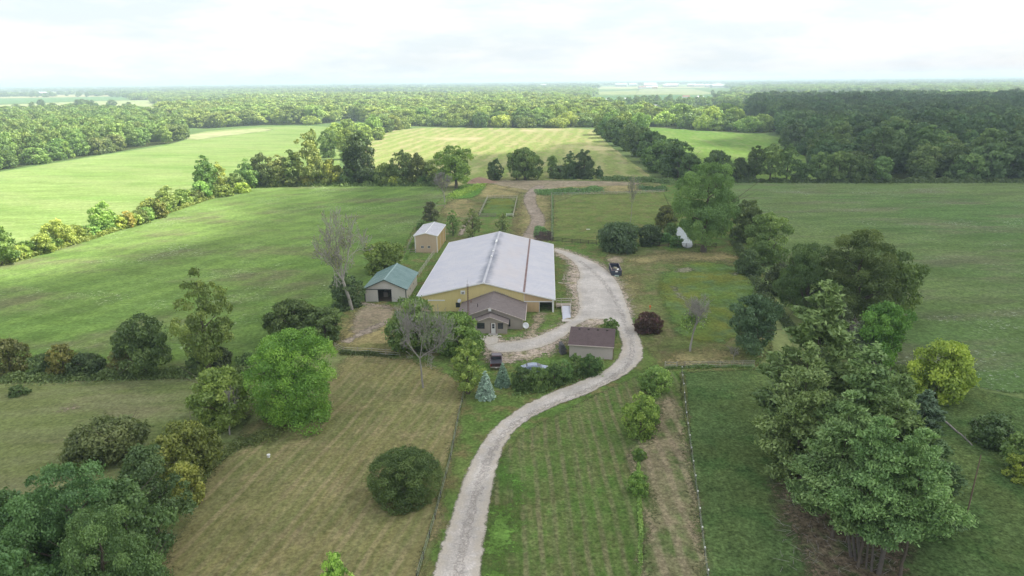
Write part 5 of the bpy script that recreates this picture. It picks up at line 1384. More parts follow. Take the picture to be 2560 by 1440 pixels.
# stones of the patio in front of the door
rng = np.random.default_rng(5); m = MB()
for k in range(150):
    q = Vector((rng.uniform(-14.0, -9.7), rng.uniform(-16.3, -13.6), 0)); r_ = rng.uniform(0.10, 0.22)
    a = rng.uniform(0, 3)
    vs = [(q.x + r_ * math.cos(a + t * math.pi / 2.5) * rng.uniform(.8, 1.1), q.y + r_ * math.sin(a + t * math.pi / 2.5) * rng.uniform(.8, 1.1), z) for z in (0.06, 0.06 + rng.uniform(.05, .1)) for t in range(5)]
    m.add([BM @ Vector(v) for v in vs], [(0, 1, 6, 5), (1, 2, 7, 6), (2, 3, 8, 7), (3, 4, 9, 8), (4, 0, 5, 9), (5, 6, 7, 8, 9)])
tag(m.build('stones', surf('pale_stone', (0.62, 0.58, 0.52), 0.9, vary=0.2)), 'pale flat stones spread before the porch door', 'stones', None, 'stuff')

# lattice mast and dishes
tb = P(1172, 826)
mast = empty('antenna_mast', tb, 0.3, 'rusty lattice antenna mast rising in front of the house roof', 'antenna')
m = MB(); h_m = 9.1
cs = [(0.16 * math.cos(t), 0.16 * math.sin(t)) for t in (0, 2.09, 4.19)]
for cx, cy in cs: m.tube((cx, cy, 0), (cx, cy, h_m), 0.026, n=5)
m.build('rails', M_rust, mast)
m = MB(); z = 0.0; k = 0
while z < h_m - 0.4:
    for i in range(3):
        a, b = cs[i], cs[(i + 1) % 3]
        m.tube((*a, z), (*b, z + 0.35), 0.015, n=4, cap=False); m.tube((*a, z), (*b, z), 0.012, n=4, cap=False)
    z += 0.38
m.build('braces', M_rust, mast)
m = MB(); m.tube((0, 0, h_m - 0.3), (0, 0, h_m + 0.9), 0.022, n=5); m.tube((-0.6, 0, h_m + 0.5), (0.2, 0.1, h_m + 0.5), 0.014, n=4)
for k in range(4): m.tube((-0.55 + k * .18, -0.3, h_m + .5), (-0.55 + k * .18, 0.3, h_m + .5), 0.01, n=4)
m.build('aerial', M_metal, mast)
def dish(loc, r, rz, tilt, label, post=1.0):
    t = empty('satellite_dish', loc, rz, label, 'satellite dish')
    vs, fs = [(0, 0, 0)], []
    n = 18
    for j in (1, 2, 3):
        for k in range(n):
            a = 2 * math.pi * k / n; rr = r * j / 3
            vs.append((rr * math.cos(a), rr * math.sin(a), 0.22 * r * (j / 3) ** 2))
    for k in range(n):
        fs.append((0, 1 + k, 1 + (k + 1) % n))
        for j in (0, 1):
            fs.append((1 + j * n + k, 1 + (j + 1) * n + k, 1 + (j + 1) * n + (k + 1) % n, 1 + j * n + (k + 1) % n))
    m = MB(); m.add(vs, fs); o = m.build('reflector', M_metal, t, loc=(0, 0, post), smooth=True); o.rotation_euler = (tilt, 0, 0)
    s = o.modifiers.new('thickness', 'SOLIDIFY'); s.thickness = 0.02
    m = MB(); m.tube((0, 0, 0), (0, 0, 0.7 * r), 0.015, n=5); m.box(-0.05, 0.05, -0.05, 0.05, 0.7 * r, 0.7 * r + 0.1)
    a_ = m.build('feed_arm', M_metal, t, loc=(0, 0, post)); a_.rotation_euler = (tilt, 0, 0)
    MB().tube((0, 0.05, -0.02), (0, 0.05, post), 0.035, n=6).build('post', M_metal, t)
dish(P(1314, 826), 0.62, 0.3, math.radians(55), 'pale satellite dish on a post on the grass beside the house corner', 0.95)
dish(BM @ Vector((-18.95, -0.75, 2.0)), 0.42, -0.5, math.radians(60), 'grey satellite dish by the barn window above the house eave', 0.55)

# ------------------------------------------------------------------ green roofed shed
shed = empty('equipment_shed', (-22.5, 138.28, 0), -math.radians(2.9), 'pale shed with a green metal roof and a half open sliding door', 'shed')
ft = lambda x: 3.02 + (4.95 - 3.02) * (1 - abs(x + 4.43) / 4.43)
panel_wall(shed, 'x', 0.0, -8.85, 0.0, ft, M_stone, [(-5.93, -3.18, 0.0, 2.72)])
panel_wall(shed, 'x', 12.7, -8.85, 0.0, ft, M_stone, pw=2.95)
panel_wall(shed, 'y', 0.0, 0.06, 12.65, lambda s: 2.98, M_stone, side=-1)
panel_wall(shed, 'y', -8.85, 0.06, 12.65, lambda s: 2.98, M_stone, pw=3.0)
roof_slab(shed, 'roof', 0.42, 2.88, -4.43, 5.08, -0.5, 13.1, M_green, 0.07, 0.6, 0.02, 0.03)
roof_slab(shed, 'roof', -9.27, 2.88, -4.43, 5.078, -0.5, 13.1, M_green, 0.07, 0.6, 0.02, 0.03)
m = MB(); m.hexa([(-4.62, -.52, 5.02), (-4.43, -.52, 5.10), (-4.43, 13.12, 5.10), (-4.62, 13.12, 5.02), (-4.62, -.52, 5.05), (-4.43, -.52, 5.14), (-4.43, 13.12, 5.14), (-4.62, 13.12, 5.05)])
m.hexa([(-4.43, -.52, 5.10), (-4.24, -.52, 5.02), (-4.24, 13.12, 5.02), (-4.43, 13.12, 5.10), (-4.43, -.52, 5.14), (-4.24, -.52, 5.05), (-4.24, 13.12, 5.05), (-4.43, 13.12, 5.14)])
m.build('ridge_cap', surf('pale_green_cap', (0.22, 0.33, 0.32), 0.4, vary=0.05), shed)
m = MB()
for xa in (0.44, -9.29):
    m.hexa([(xa, -0.58, 2.72), (-4.43, -0.58, 4.92), (-4.43, -0.502, 4.92), (xa, -0.502, 2.72), (xa, -0.58, 2.89), (-4.43, -0.58, 5.09), (-4.43, -0.502, 5.09), (xa, -0.502, 2.89)])
m.build('gable_trim', M_gtrim, shed)
for x in (-0.10, -8.92): MB().box(x, x + 0.17, -0.06, 0.05, 0, 2.9).build('corner_trim', M_gtrim, shed)
MB().box(-8.8, -3.05, -0.20, -0.12, 2.74, 2.88).build('door_track', M_gtrim, shed)
d = MB(); d.box(-8.70, -5.98, -0.13, -0.07, 0.06, 2.72)
for k in range(9): d.box(-8.62 + k * .3, -8.57 + k * .3, -0.155, -0.13, 0.07, 2.7)
sd_ = d.build('sliding_door', M_stone, shed)
m = MB(); m.box(-6.0, -5.9, -0.145, -0.03, 0.02, 2.74); m.build('door_edge', M_gtrim, shed)
MB().box(-3.17, -3.10, -0.06, 0.05, 0.02, 2.72).build('door_jamb', M_gtrim, shed)
MB().box(-8.7, -0.1, 0.1, 12.5, 0.12, 0.14).build('floor', M_indirt, shed)
MB().box(-8.65, -0.12, 7.5, 7.56, 0.15, 3.0).build('inner_wall', M_dark, shed)
m = MB(); m.box(-5.6, -4.6, 3.0, 5.0, 0.15, 1.2); m.build('stored_crate', M_wood, shed)
for yy in (4.2, 8.2): MB().box(0.028, 0.05, yy, yy + 0.35, 1.4, 1.8).build('hatch', M_dwood, shed)

# ------------------------------------------------------------------ tan shed
tan = empty('tan_shed', (-20.25, 181.47, 0), -math.radians(3.3), 'tall tan shed with white corner trim and a pale metal roof', 'shed')
tf = lambda x: 4.78 + 0.72 * (1 - abs(x + 3.05) / 3.05)
panel_wall(tan, 'x', 0.0, -6.1, 0.0, tf, M_cream, [(-4.45, -3.75, 1.35, 1.9), (-2.65, -1.95, 1.35, 1.9)])
panel_wall(tan, 'x', 14.6, -6.1, 0.0, tf, M_cream, pw=3.05)
panel_wall(tan, 'y', 0.0, 0.06, 14.55, lambda s: 4.75, surf('lit_tan_steel', (0.60, 0.45, 0.22), 0.5, vary=0.06, scale=0.8, streak=True), side=-1)  # yellower than the front: light on this side is put into its colour
panel_wall(tan, 'y', -6.1, 0.06, 14.55, lambda s: 4.75, M_cream, pw=3.6)
roof_slab(tan, 'roof', 0.22, 4.80, -3.05, 5.58, -0.2, 14.85, M_greyroof, 0.06, 0.9, 0.02)
roof_slab(tan, 'roof', -6.32, 4.80, -3.05, 5.578, -0.2, 14.85, M_greyroof, 0.06, 0.9, 0.02)
m = MB()
for xa in (0.24, -6.34):
    for y0, y1 in ((-0.29, -0.202), (14.852, 14.93)):
        m.hexa([(xa, y0, 4.62), (-3.05, y0, 5.40), (-3.05, y1, 5.40), (xa, y1, 4.62), (xa, y0, 4.82), (-3.05, y0, 5.60), (-3.05, y1, 5.60), (xa, y1, 4.82)])
m.build('gable_trim', M_white, tan)
MB().box(0.222, 0.30, -0.28, 14.92, 4.63, 4.83).build('eave_trim', M_white, tan)
MB().box(-6.40, -6.322, -0.28, 14.92, 4.63, 4.83).build('eave_trim', M_white, tan)
MB().box(-3.13, -2.97, -0.19, 14.84, 5.585, 5.63).build('ridge_cap', M_white, tan)
for x in (-0.12, -6.16): MB().box(x, x + 0.2, -0.07, 0.05, 0, 4.75).build('corner_trim', M_white, tan)
MB().box(0.028, 0.06, 5.2, 5.4, 0, 4.6).build('panel_trim', M_white, tan)
MB().box(0.028, 0.06, 10.6, 10.8, 0, 4.6).build('panel_trim', M_white, tan)
MB().box(-0.02, 0.065, 14.4, 14.65, 0, 4.6).build('corner_trim', M_white, tan)
for x in (-4.45, -2.65): window(tan, x, 0.04, 1.35, 0.7, 0.55, M_white, True, d=0.09)

# ------------------------------------------------------------------ brown roofed garage
gA = P(1423, 893)
gar = empty('garage', gA, -math.radians(11.05), 'small pinkish garage with a brown shingled roof at the bend of the drive', 'garage')
m = MB()
for k in range(13):
    z0 = k * 0.185
    m.hexa([(0.06, -0.028, z0), (7.19, -0.028, z0), (7.19, 0.10, z0), (0.06, 0.10, z0), (0.06, -0.002, z0 + 0.185), (7.19, -0.002, z0 + 0.185), (7.19, 0.10, z0 + 0.185), (0.06, 0.10, z0 + 0.185)])
w_ = m.build('wall', M_gsiding, gar)
for x in (0.0, 7.19): MB().box(x, x + 0.06, -0.04, 0.11, 0, 2.40).build('corner_trim', M_fascia, gar)
for x in (0.02, 7.11):
    m = MB(); m.add([(x, 0.11, 0), (x, 7.9, 0), (x, 7.9, 2.4), (x, 4.0, 3.9), (x, 0.11, 2.4), (x + .12, 0.11, 0), (x + .12, 7.9, 0), (x + .12, 7.9, 2.4), (x + .12, 4.0, 3.9), (x + .12, 0.11, 2.4)],
                    [(0, 1, 2, 3, 4), (9, 8, 7, 6, 5), (0, 5, 6, 1), (1, 6, 7, 2), (2, 7, 8, 3), (3, 8, 9, 4), (4, 9, 5, 0)])
    m.build('gable_wall', M_gsiding, gar)
MB().box(0.15, 7.10, 7.78, 7.9, 0, 2.4).build('wall', M_gsiding, gar)
m = MB(); cN = 16
for sgn in (-1, 1):
    for k in range(cN):
        a, b = k / cN, (k + 1) / cN
        ya = (-0.38 + 4.38 * a) if sgn < 0 else (8.38 - 4.38 * a); yb = (-0.38 + 4.38 * b) if sgn < 0 else (8.38 - 4.38 * b)
        za, zb = 2.42 + 1.66 * a, 2.42 + 1.66 * b
        m.hexa([(-0.22, ya, za - .07), (7.47, ya, za - .07), (7.47, yb, zb - .07), (-0.22, yb, zb - .07), (-0.22, ya, za + .025), (7.47, ya, za + .025), (7.47, yb, zb), (-0.22, yb, zb)])
rf = m.build('roof', M_bshingle, gar)
for k in range(4):
    x = 1.15 + k * 1.58
    MB().box(x, x + 0.34, 3.35, 3.65, 3.83, 4.0).build('roof_vent', M_dwood, rf, bevel=0.03)
MB().box(-0.24, 7.49, -0.50, -0.385, 2.30, 2.43).build('gutter', M_fascia, gar)
MB().tube((7.34, -0.10, 0), (7.34, -0.10, 2.3), 0.045).build('downspout', M_rust, gar)
# logs stacked at its side
lg = empty('log_stack', (gA.x - 0.9, gA.y + 0.9, 0), 0.2, 'dark grey stacked logs against the side of the garage', 'log pile')
ml = MB().tube((0, 0, 0), (0, 1.6, 0), 0.15, n=9).mesh('log'); ml.materials.append(surf('grey_logs', (0.12, 0.12, 0.125), 0.9, vary=0.3, scale=4))
for r_ in range(7):
    for k in range(3 - (r_ > 3)):
        o = link('log', ml, lg); o.location = (-0.3 + k * 0.31 + 0.15 * (r_ % 2), 0.1 * ((r_ * 7 + k) % 3), 0.15 + r_ * 0.27)

# ------------------------------------------------------------------ loading ramp beside the barn
rp = empty('loading_ramp', P(1386, 772), -math.radians(3.05), 'pale wooden loading platform with a ramp beside the open end of the barn', 'ramp')
MB().box(0.35, 3.5, 0.0, 1.6, 0.62, 0.75).build('deck', M_wood, rp)
for x in (0.40, 1.35, 3.35):
    for y in (0.06, 1.5): MB().box(x, x + 0.1, y - 0.04, y + 0.06, 0, 1.75 if (y > 1 or x > 3) else 0.62).build('post', M_lwood, rp)
for z in (1.2, 1.62): MB().box(0.4, 3.5, 1.57, 1.62, z, z + 0.14).build('rail', M_lwood, rp)
MB().box(3.46, 3.51, 0.1, 1.55, 1.5, 1.62).build('rail', M_lwood, rp)
MB().box(0.36, 3.5, -0.06, -0.005, 0.40, 0.62).build('skirt_board', M_lwood, rp)
m = MB(); m.hexa([(1.55, -6.9, 0.08), (3.15, -6.9, 0.08), (3.15, -0.07, 0.62), (1.55, -0.07, 0.62), (1.55, -6.9, 0.14), (3.15, -6.9, 0.14), (3.15, -0.07, 0.68), (1.55, -0.07, 0.68)])
m.build('ramp_surface', M_mat, rp)
for x in (1.42, 3.17):
    m = MB(); m.hexa([(x, -4.3, 0.1), (x + .12, -4.3, 0.1), (x + .12, -0.07, 0.45), (x, -0.07, 0.45), (x, -4.3, 0.75), (x + .12, -4.3, 0.75), (x + .12, -0.07, 1.15), (x, -0.07, 1.15)])
    m.build('side_board', M_lwood, rp)
MB().box(1.4, 3.3, -8.1, -6.95, 0.0, 0.22).build('end_block', M_conc, rp, bevel=0.03)

# ------------------------------------------------------------------ fences
def fence(px, post_h, rails, mat, label, spacing=2.6, post=0.12, rail=(0.035, 0.13), cap=None, wire=False, name='board_fence', start_gap=0):
    pts = [P(*p) for p in px]
    root = empty(name, pts[0], 0, label, 'fence')
    o0 = pts[0]
    pm = MB().box(-post / 2, post / 2, -post / 2, post / 2, -0.05, post_h).mesh('post'); pm.materials.append(mat)
    seg_pts = []
    for a, b in zip(pts, pts[1:]):
        L = (b - a).length; n = max(1, round(L / spacing))
        for k in range(n): seg_pts.append(a + (b - a) * k / n)
    seg_pts.append(pts[-1])
    rr = random.Random(len(seg_pts))
    for q in seg_pts:
        o = link('post', pm, root); o.location = q - o0; o.rotation_euler = (rr.uniform(-.03, .03), rr.uniform(-.03, .03), 0)
        if cap is not None:
            c = MB().box(-0.06, 0.06, -0.06, 0.06, post_h - 0.05, post_h + 0.08).build('insulator', cap, o)
    for h in rails:
        if wire:
            m = MB()
            for a, b in zip(seg_pts, seg_pts[1:]): m.tube(a - o0 + Vector((0, 0, h)), b - o0 + Vector((0, 0, h)), rail[0], n=4, cap=False)
            m.build('wire', M_metal, root)
        else:
            for a, b in zip(seg_pts, seg_pts[1:]):
                dlt = b - a
                m = MB(); m.bar(Vector((0, 0, h)), dlt + Vector((0, 0, h + rr.uniform(-.03, .03))), rail[0], rail[1])
                o = m.build('rail', mat, root); o.location = a - o0 + Vector((0, -post / 2 - rail[0] / 2 - 0.003, 0))
    return root
fence([(1381, 604), (1430, 608), (1492, 613)], 1.35, (0.45, 0.85, 1.22), M_dwood, 'dark board fence between the big paddock and the drive')
fence([(1605, 614), (1670, 619), (1738, 621), (1790, 620)], 1.35, (0.45, 0.85, 1.22), M_dwood, 'dark board fence in front of the pond')
fence([(1379, 490), (1380, 545), (1380, 602)], 1.4, (0.7, 1.25), M_lwood, 'pale post fence along the left side of the big paddock', spacing=4.2, rail=(0.03, 0.09))
fence([(1380, 490), (1480, 488), (1570, 486), (1660, 482)], 1.4, (0.7, 1.25), M_wood, 'wire fence along the far side of the big paddock', spacing=4.5, wire=True, rail=(0.03,), name='wire_fence')
fence([(1198, 542), (1219, 497), (1293, 497), (1283, 542)], 1.35, (0.55, 1.2), M_lwood, 'pale rail fence round the small paddock', spacing=3.2, rail=(0.04, 0.12), name='rail_fence')
fence([(1198, 543), (1240, 543)], 1.35, (0.4, 0.8, 1.2), M_wood, 'short grey rail fence closing the near side of the small paddock', spacing=3.0, name='rail_fence')
fence([(1266, 543), (1283, 543)], 1.35, (0.8, 1.2), M_white, 'white gate at the corner of the small paddock', spacing=3.0, name='paddock_gate')
fence([(1047, 692), (1066, 664), (1086, 636)], 1.4, (0.35, 0.7, 1.05, 1.35), M_lwood, 'pale pipe gates in a row between the green roofed shed and the tan shed', spacing=3.6, rail=(0.04, 0.05), post=0.09, name='gate_row')
fence([(1014, 632), (1040, 632)], 1.1, (0.4, 1.0), M_wood, 'short plank fence joining the tan shed on its left', spacing=2.0, name='rail_fence')
fence([(1018, 628), (1030, 600), (1058, 568)], 1.3, (0.5, 1.1), M_wood, 'old fence between the hay meadow and the tan shed', spacing=3.0, wire=True, rail=(0.02,), name='wire_fence')
fence([(838, 872), (860, 884), (930, 887), (1000, 892)], 1.25, (0.35, 0.75, 1.15), M_wood, 'old post and wire fence below the barnyard', spacing=2.4, wire=True, rail=(0.018,), post=0.1, name='wire_fence')
fence([(1092, 520), (1112, 520)], 1.2, (1.1,), M_lwood, 'short pale rail by the brownish shrub above the tan shed', spacing=3.0, name='rail_fence')
fence([(1662, 921), (1692, 922)], 1.25, (0.25, 0.5, 0.75, 1.15), M_lwood, 'pale field gate at the top of the cord fence', spacing=4.0, rail=(0.04, 0.07), name='field_gate')
fence([(1692, 922), (1712, 922)], 1.3, (0.3, 0.6, 0.9, 1.2), M_wood, 'grey pipe gate beside the pale field gate', spacing=2.2, rail=(0.04, 0.05), name='field_gate')
fence([(1712, 922), (1800, 920), (1885, 919)], 1.25, (0.35, 0.65, 0.95, 1.2), M_wood, 'thin wire fence between the yard and the green pasture', spacing=2.0, wire=True, rail=(0.014,), post=0.06, name='wire_fence')
fence([(1704, 934), (1716, 1050), (1743, 1250), (1768, 1450), (1790, 1640)], 1.15, (0.55, 1.1), M_dwood, 'white cord fence with white capped posts along the green pasture', spacing=3.4, wire=True, rail=(0.008,), post=0.06, cap=M_white, name='cord_fence')
fence([(1166, 962), (1150, 1030), (1127, 1150), (1088, 1300), (1042, 1455)], 1.0, (0.4, 0.95), M_dwood, 'dark wire fence between the hay ground and the grass strip by the drive', spacing=3.5, wire=True, rail=(0.010,), post=0.08, name='wire_fence')
fence([(2195, 898), (2222, 896)], 1.6, (1.5,), M_lwood, 'pale wooden frame standing behind the pines', spacing=2.4, rail=(0.06, 0.09), post=0.1, name='rail_fence')
fence([(2150, 918), (2225, 932)], 1.3, (0.5, 1.0), M_wood, 'leaning old fence behind the pines', spacing=2.0, rail=(0.04, 0.08), name='rail_fence')

# ------------------------------------------------------------------ dumpster
dA = P(1529, 691.5); dB = P(1551.5, 690.0)
back = P(1522.8, 656.8, 1.55) - dA; back.z = 0
wv = (dB - dA).normalized()
yaw = math.atan2(-back.x, back.y)
DL = min(6.6, back.length); DW = 2.35
dm = empty('dumpster', dA, yaw * 0.75, 'open dark blue dumpster full of scrap wood at the edge of the gravel yard', 'dumpster')
M_blue = surf('dark_blue_steel', (0.045, 0.055, 0.085), 0.5, vary=0.15, scale=2.0)
M_rim = surf('worn_rim', (0.24, 0.19, 0.20), 0.6, vary=0.2, scale=2.0)
m = MB()
def dwall(a0, a1, b0, b1, z0, z1): m.box(a0, a1, b0, b1, z0, z1)
dwall(0, DW, 0, 0.07, 0.22, 1.5); dwall(0, DW, DL - .07, DL, 0.22, 1.5); dwall(0, 0.07, 0.07, DL - .07, 0.22, 1.5); dwall(DW - .07, DW, 0.07, DL - .07, 0.22, 1.5); dwall(0.07, DW - .07, 0.07, DL - .07, 0.22, 0.3)
m.build('body', M_blue, dm)
for k in range(6):
    y = 0.4 + k * (DL - 0.9) / 5
    for x in (-0.07, DW + 0.001): MB().box(x, x + 0.069, y, y + 0.1, 0.24, 1.44).build('stiffener', M_blue, dm)
m = MB(); m.box(-0.06, DW + .06, -0.06, 0.08, 1.502, 1.62); m.box(-0.06, DW + .06, DL - .08, DL + .06, 1.502, 1.62); m.box(-0.06, 0.08, 0.08, DL - .08, 1.502, 1.62); m.box(DW - .08, DW + .06, 0.08, DL - .08, 1.502, 1.62)
m.build('rim', M_rim, dm)
for x in (0.5, DW - 0.65): MB().box(x, x + 0.15, 0.05, DL, 0.0, 0.218).build('skid', M_blue, dm)
MB().box(0.85, 1.45, -0.012, -0.001, 1.08, 1.42).build('plate', M_white, dm)
m = MB(); m.box(0.7, 1.65, -0.55, -0.05, 0.28, 0.40); m.box(0.7, 0.8, -0.55, -0.05, 0.0, 0.28); m.box(1.55, 1.65, -0.55, -0.05, 0.0, 0.28); m.box(0.8, 1.55, -0.5, -0.42, 0.02, 0.2)
m.build('hitch', surf('pale_green_steel', (0.45, 0.55, 0.48), 0.5, vary=0.1), dm)
rr = random.Random(9)
sc = empty('scrap_wood', dA + Matrix.Rotation(yaw * .75, 3, 'Z') @ Vector((0.1, 0.1, 0.3)), yaw * .75, 'jumble of broken boards and a pale sheet inside the dumpster', 'scrap')
mats_ = [M_wood, M_lwood, M_rust, M_dwood, surf('brown_board', (0.22, 0.15, 0.12), 0.8, vary=0.2, scale=3), surf('olive_mattress', (0.26, 0.24, 0.17), 0.9, vary=0.15, scale=2)]
for k in range(26):
    a = Vector((rr.uniform(.2, 1.9), rr.uniform(.3, DL - .6), rr.uniform(.1, .8))); ang = rr.uniform(-0.9, 0.9); L = rr.uniform(.8, 1.9)
    b = a + Vector((math.sin(ang) * L * .7, math.cos(ang) * L, rr.uniform(-.2, .35)))
    b.x = min(2.0, max(.1, b.x)); b.y = min(DL - .5, b.y)
    MB().bar(a, b, rr.uniform(.10, .3), .04).build('board', mats_[k % 5], sc)
MB().box(-.5, .5, -.7, .7, -.12, .12).build('cushion', mats_[5], sc, loc=(1.25, 2.6, 1.0), bevel=0.06).rotation_euler = (0.2, 0.15, 0.5)
MB().box(-.25, .25, -.5, .5, -.02, .02).build('pale_sheet', M_white, sc, loc=(1.45, 1.35, 1.0)).rotation_euler = (0.3, -0.3, -0.5)

# ------------------------------------------------------------------ vehicles
M_tyre = surf('tyre_rubber', (0.02, 0.02, 0.02), 0.9, vary=0.1)
M_rimm = surf('wheel_rim', (0.4, 0.4, 0.42), 0.35, metal=0.6, vary=0.08)
def wheel(parent, x, y, r=0.37, w=0.24):
    o = MB().tube((-w / 2, 0, 0), (w / 2, 0, 0), r, n=24).build('wheel', M_tyre, parent, loc=(x, y, r), bevel=0.02)
    MB().tube((-w / 2 - .012, 0, 0), (w / 2 + .012, 0, 0), r * .58, n=16).build('rim', M_rimm, o)
def paint(name, col):
    g = NG(name); b = g.n.new('ShaderNodeBsdfPrincipled'); n = g.noise(g.obj(), 2.2, 4)
    g.put(b.inputs['Base Color'], g.mixc(g.ramp(n, 0.4, 0.7), col, tuple(c * 1.35 + 0.012 for c in col)))
    b.inputs['Roughness'].default_value = 0.28; b.inputs['Coat Weight'].default_value = 0.6; b.inputs['Coat Roughness'].default_value = 0.08
    g.l.new(b.outputs[0], g.out.inputs['Surface']); return g.m
def loft(sections, mat, name, parent, smooth=False, bevel=0.03):
    """body lofted through cross-sections (y, half width at the bottom, half width at the top, z bottom, z top)"""
    vs, fs = [], []
    for (y, hb, ht, zb, zt) in sections:
        zm = zb + (zt - zb) * 0.55; hm = max(hb, ht) * 1.0
        vs += [(-hb, y, zb), (hb, y, zb), (hm, y, zm), (ht, y, zt), (-ht, y, zt), (-hm, y, zm)]
    n = 6
    for i in range(len(sections) - 1):
        for k in range(n): fs.append((i * n + k, i * n + (k + 1) % n, (i + 1) * n + (k + 1) % n, (i + 1) * n + k))
    fs += [tuple(range(n - 1, -1, -1)), tuple(range((len(sections) - 1) * n, len(sections) * n))]
    m = MB(); m.add(vs, fs)
    return m.build(name, mat, parent, bevel=bevel)
tl = P(1226, 926.5); tr = P(1256, 926.5); tc = (tl + tr) / 2
tk = empty('pickup_truck', (tc.x, tc.y + 0.05, 0), math.radians(1.5), 'dark maroon pickup with a black bed cover parked on the grass, seen from behind', 'pickup truck')
M_mar = paint('maroon_paint', (0.045, 0.012, 0.022))
loft([(0.15, .92, .95, .50, 1.08), (0.25, .96, .96, .45, 1.12), (1.95, .97, .96, .42, 1.12), (2.05, .97, .96, .42, 1.10), (3.75, .97, .96, .42, 1.10), (3.9, .96, .94, .42, 1.12), (5.0, .94, .86, .42, 1.02), (5.25, .88, .78, .45, .85)], M_mar, 'body', tk)
cabp = loft([(2.0, .88, .74, 1.095, 1.66), (2.15, .88, .74, 1.095, 1.74), (3.35, .88, .72, 1.095, 1.74), (3.95, .84, .66, 1.095, 1.20)], M_mar, 'cab', tk, bevel=0.04)
MB().hexa([(-.70, 1.955, 1.16), (.70, 1.955, 1.16), (.70, 2.05, 1.16), (-.70, 2.05, 1.16), (-.62, 1.985, 1.60), (.62, 1.985, 1.60), (.62, 2.08, 1.60), (-.62, 2.08, 1.60)]).build('rear_window', M_glass, cabp)
MB().hexa([(-.76, 3.96, 1.14), (.76, 3.96, 1.14), (.76, 3.9, 1.12), (-.76, 3.9, 1.12), (-.64, 3.42, 1.70), (.64, 3.42, 1.70), (.64, 3.36, 1.68), (-.64, 3.36, 1.68)]).build('windscreen', M_glass, cabp)
for s in (-1, 1):
    MB().hexa([(s * .885, 2.25, 1.16), (s * .90, 2.25, 1.16), (s * .90, 3.6, 1.16), (s * .885, 3.6, 1.16), (s * .775, 2.3, 1.62), (s * .79, 2.3, 1.62), (s * .79, 3.25, 1.62), (s * .775, 3.25, 1.62)]).build('side_window', M_glass, cabp)
    MB().box(s * 1.02 - .1, s * 1.02 + .1, 3.55, 3.63, 1.12, 1.34).build('wing_mirror', M_dark, tk, bevel=0.02)
    MB().box(s * .88 - .06, s * .88 + .06, 0.10, 0.155, .70, 1.02).build('tail_light', surf('red_lens', (0.35, 0.02, 0.02), 0.2, vary=0.05), tk)
    for y in (1.15, 4.35): wheel(tk, s * .86, y)
MB().box(-.86, .86, 0.26, 1.93, 1.118, 1.15).build('bed_cover', surf('black_vinyl', (0.035, 0.034, 0.045), 0.55, vary=0.1), tk, bevel=0.01)
tg = MB().box(-.80, .80, 0.10, 0.16, .58, 1.06).build('tailgate', M_mar, tk, bevel=0.01)
MB().box(-.15, .15, 0.06, 0.099, .86, .93).build('handle', M_dark, tg)
bp_ = MB().box(-.95, .95, -0.12, 0.12, .44, .62).build('bumper', surf('bumper_steel', (0.40, 0.36, 0.33), 0.4, metal=0.4, vary=0.1), tk, bevel=0.02)
MB().box(-.17, .17, -0.14, -0.121, .46, .60).build('number_plate', M_white, bp_)
# blue car behind the junipers
cb = P(1336, 930)
cr = empty('parked_car', (cb.x, cb.y, 0), math.radians(-88), 'silvery blue saloon car mostly hidden behind the junipers', 'car')
M_cbl = paint('silver_blue_paint', (0.20, 0.24, 0.34))
loft([(-2.25, .72, .66, .42, .78), (-2.1, .84, .76, .35, .90), (-1.3, .88, .84, .30, .98), (0, .89, .86, .30, .96), (1.2, .88, .84, .30, .93), (2.0, .84, .76, .32, .80), (2.25, .74, .66, .40, .66)], M_cbl, 'body', cr)
cb_ = loft([(-1.75, .74, .70, .94, 1.0), (-1.05, .74, .58, .94, 1.36), (-.3, .75, .57, .94, 1.44), (.35, .75, .58, .94, 1.40), (1.25, .74, .68, .93, .98)], M_cbl, 'cabin', cr, bevel=0.03)
MB().hexa([(-.66, -1.70, 1.0), (.66, -1.70, 1.0), (.66, -1.62, .98), (-.66, -1.62, .98), (-.56, -1.12, 1.345), (.56, -1.12, 1.345), (.56, -1.05, 1.33), (-.56, -1.05, 1.33)]).build('rear_window', M_glass, cb_)
MB().hexa([(-.66, 1.16, 1.03), (.66, 1.16, 1.03), (.66, 1.10, 1.0), (-.66, 1.10, 1.0), (-.56, .46, 1.40), (.56, .46, 1.40), (.56, .40, 1.37), (-.56, .40, 1.37)]).build('windscreen', M_glass, cb_)
for s in (-1, 1):
    for y0, y1 in ((-1.0, -.22), (-.14, .62)):
        MB().hexa([(s * .745, y0, 1.0), (s * .765, y0, 1.0), (s * .765, y1, 1.0), (s * .745, y1, 1.0), (s * .625, y0 + .1, 1.30), (s * .645, y0 + .1, 1.30), (s * .645, y1 - .2, 1.30), (s * .625, y1 - .2, 1.30)]).build('side_window', M_glass, cb_)
    for y in (-1.35, 1.35): wheel(cr, s * .78, y, 0.32, 0.2)
    MB().box(s * .90 - .08, s * .90 + .08, .72, .80, .95, 1.07).build('wing_mirror', M_cbl, cr, bevel=0.02)
    MB().box(s * .60 - .14, s * .60 + .14, 2.17, 2.235, .58, .72).build('headlight', M_white, cr)

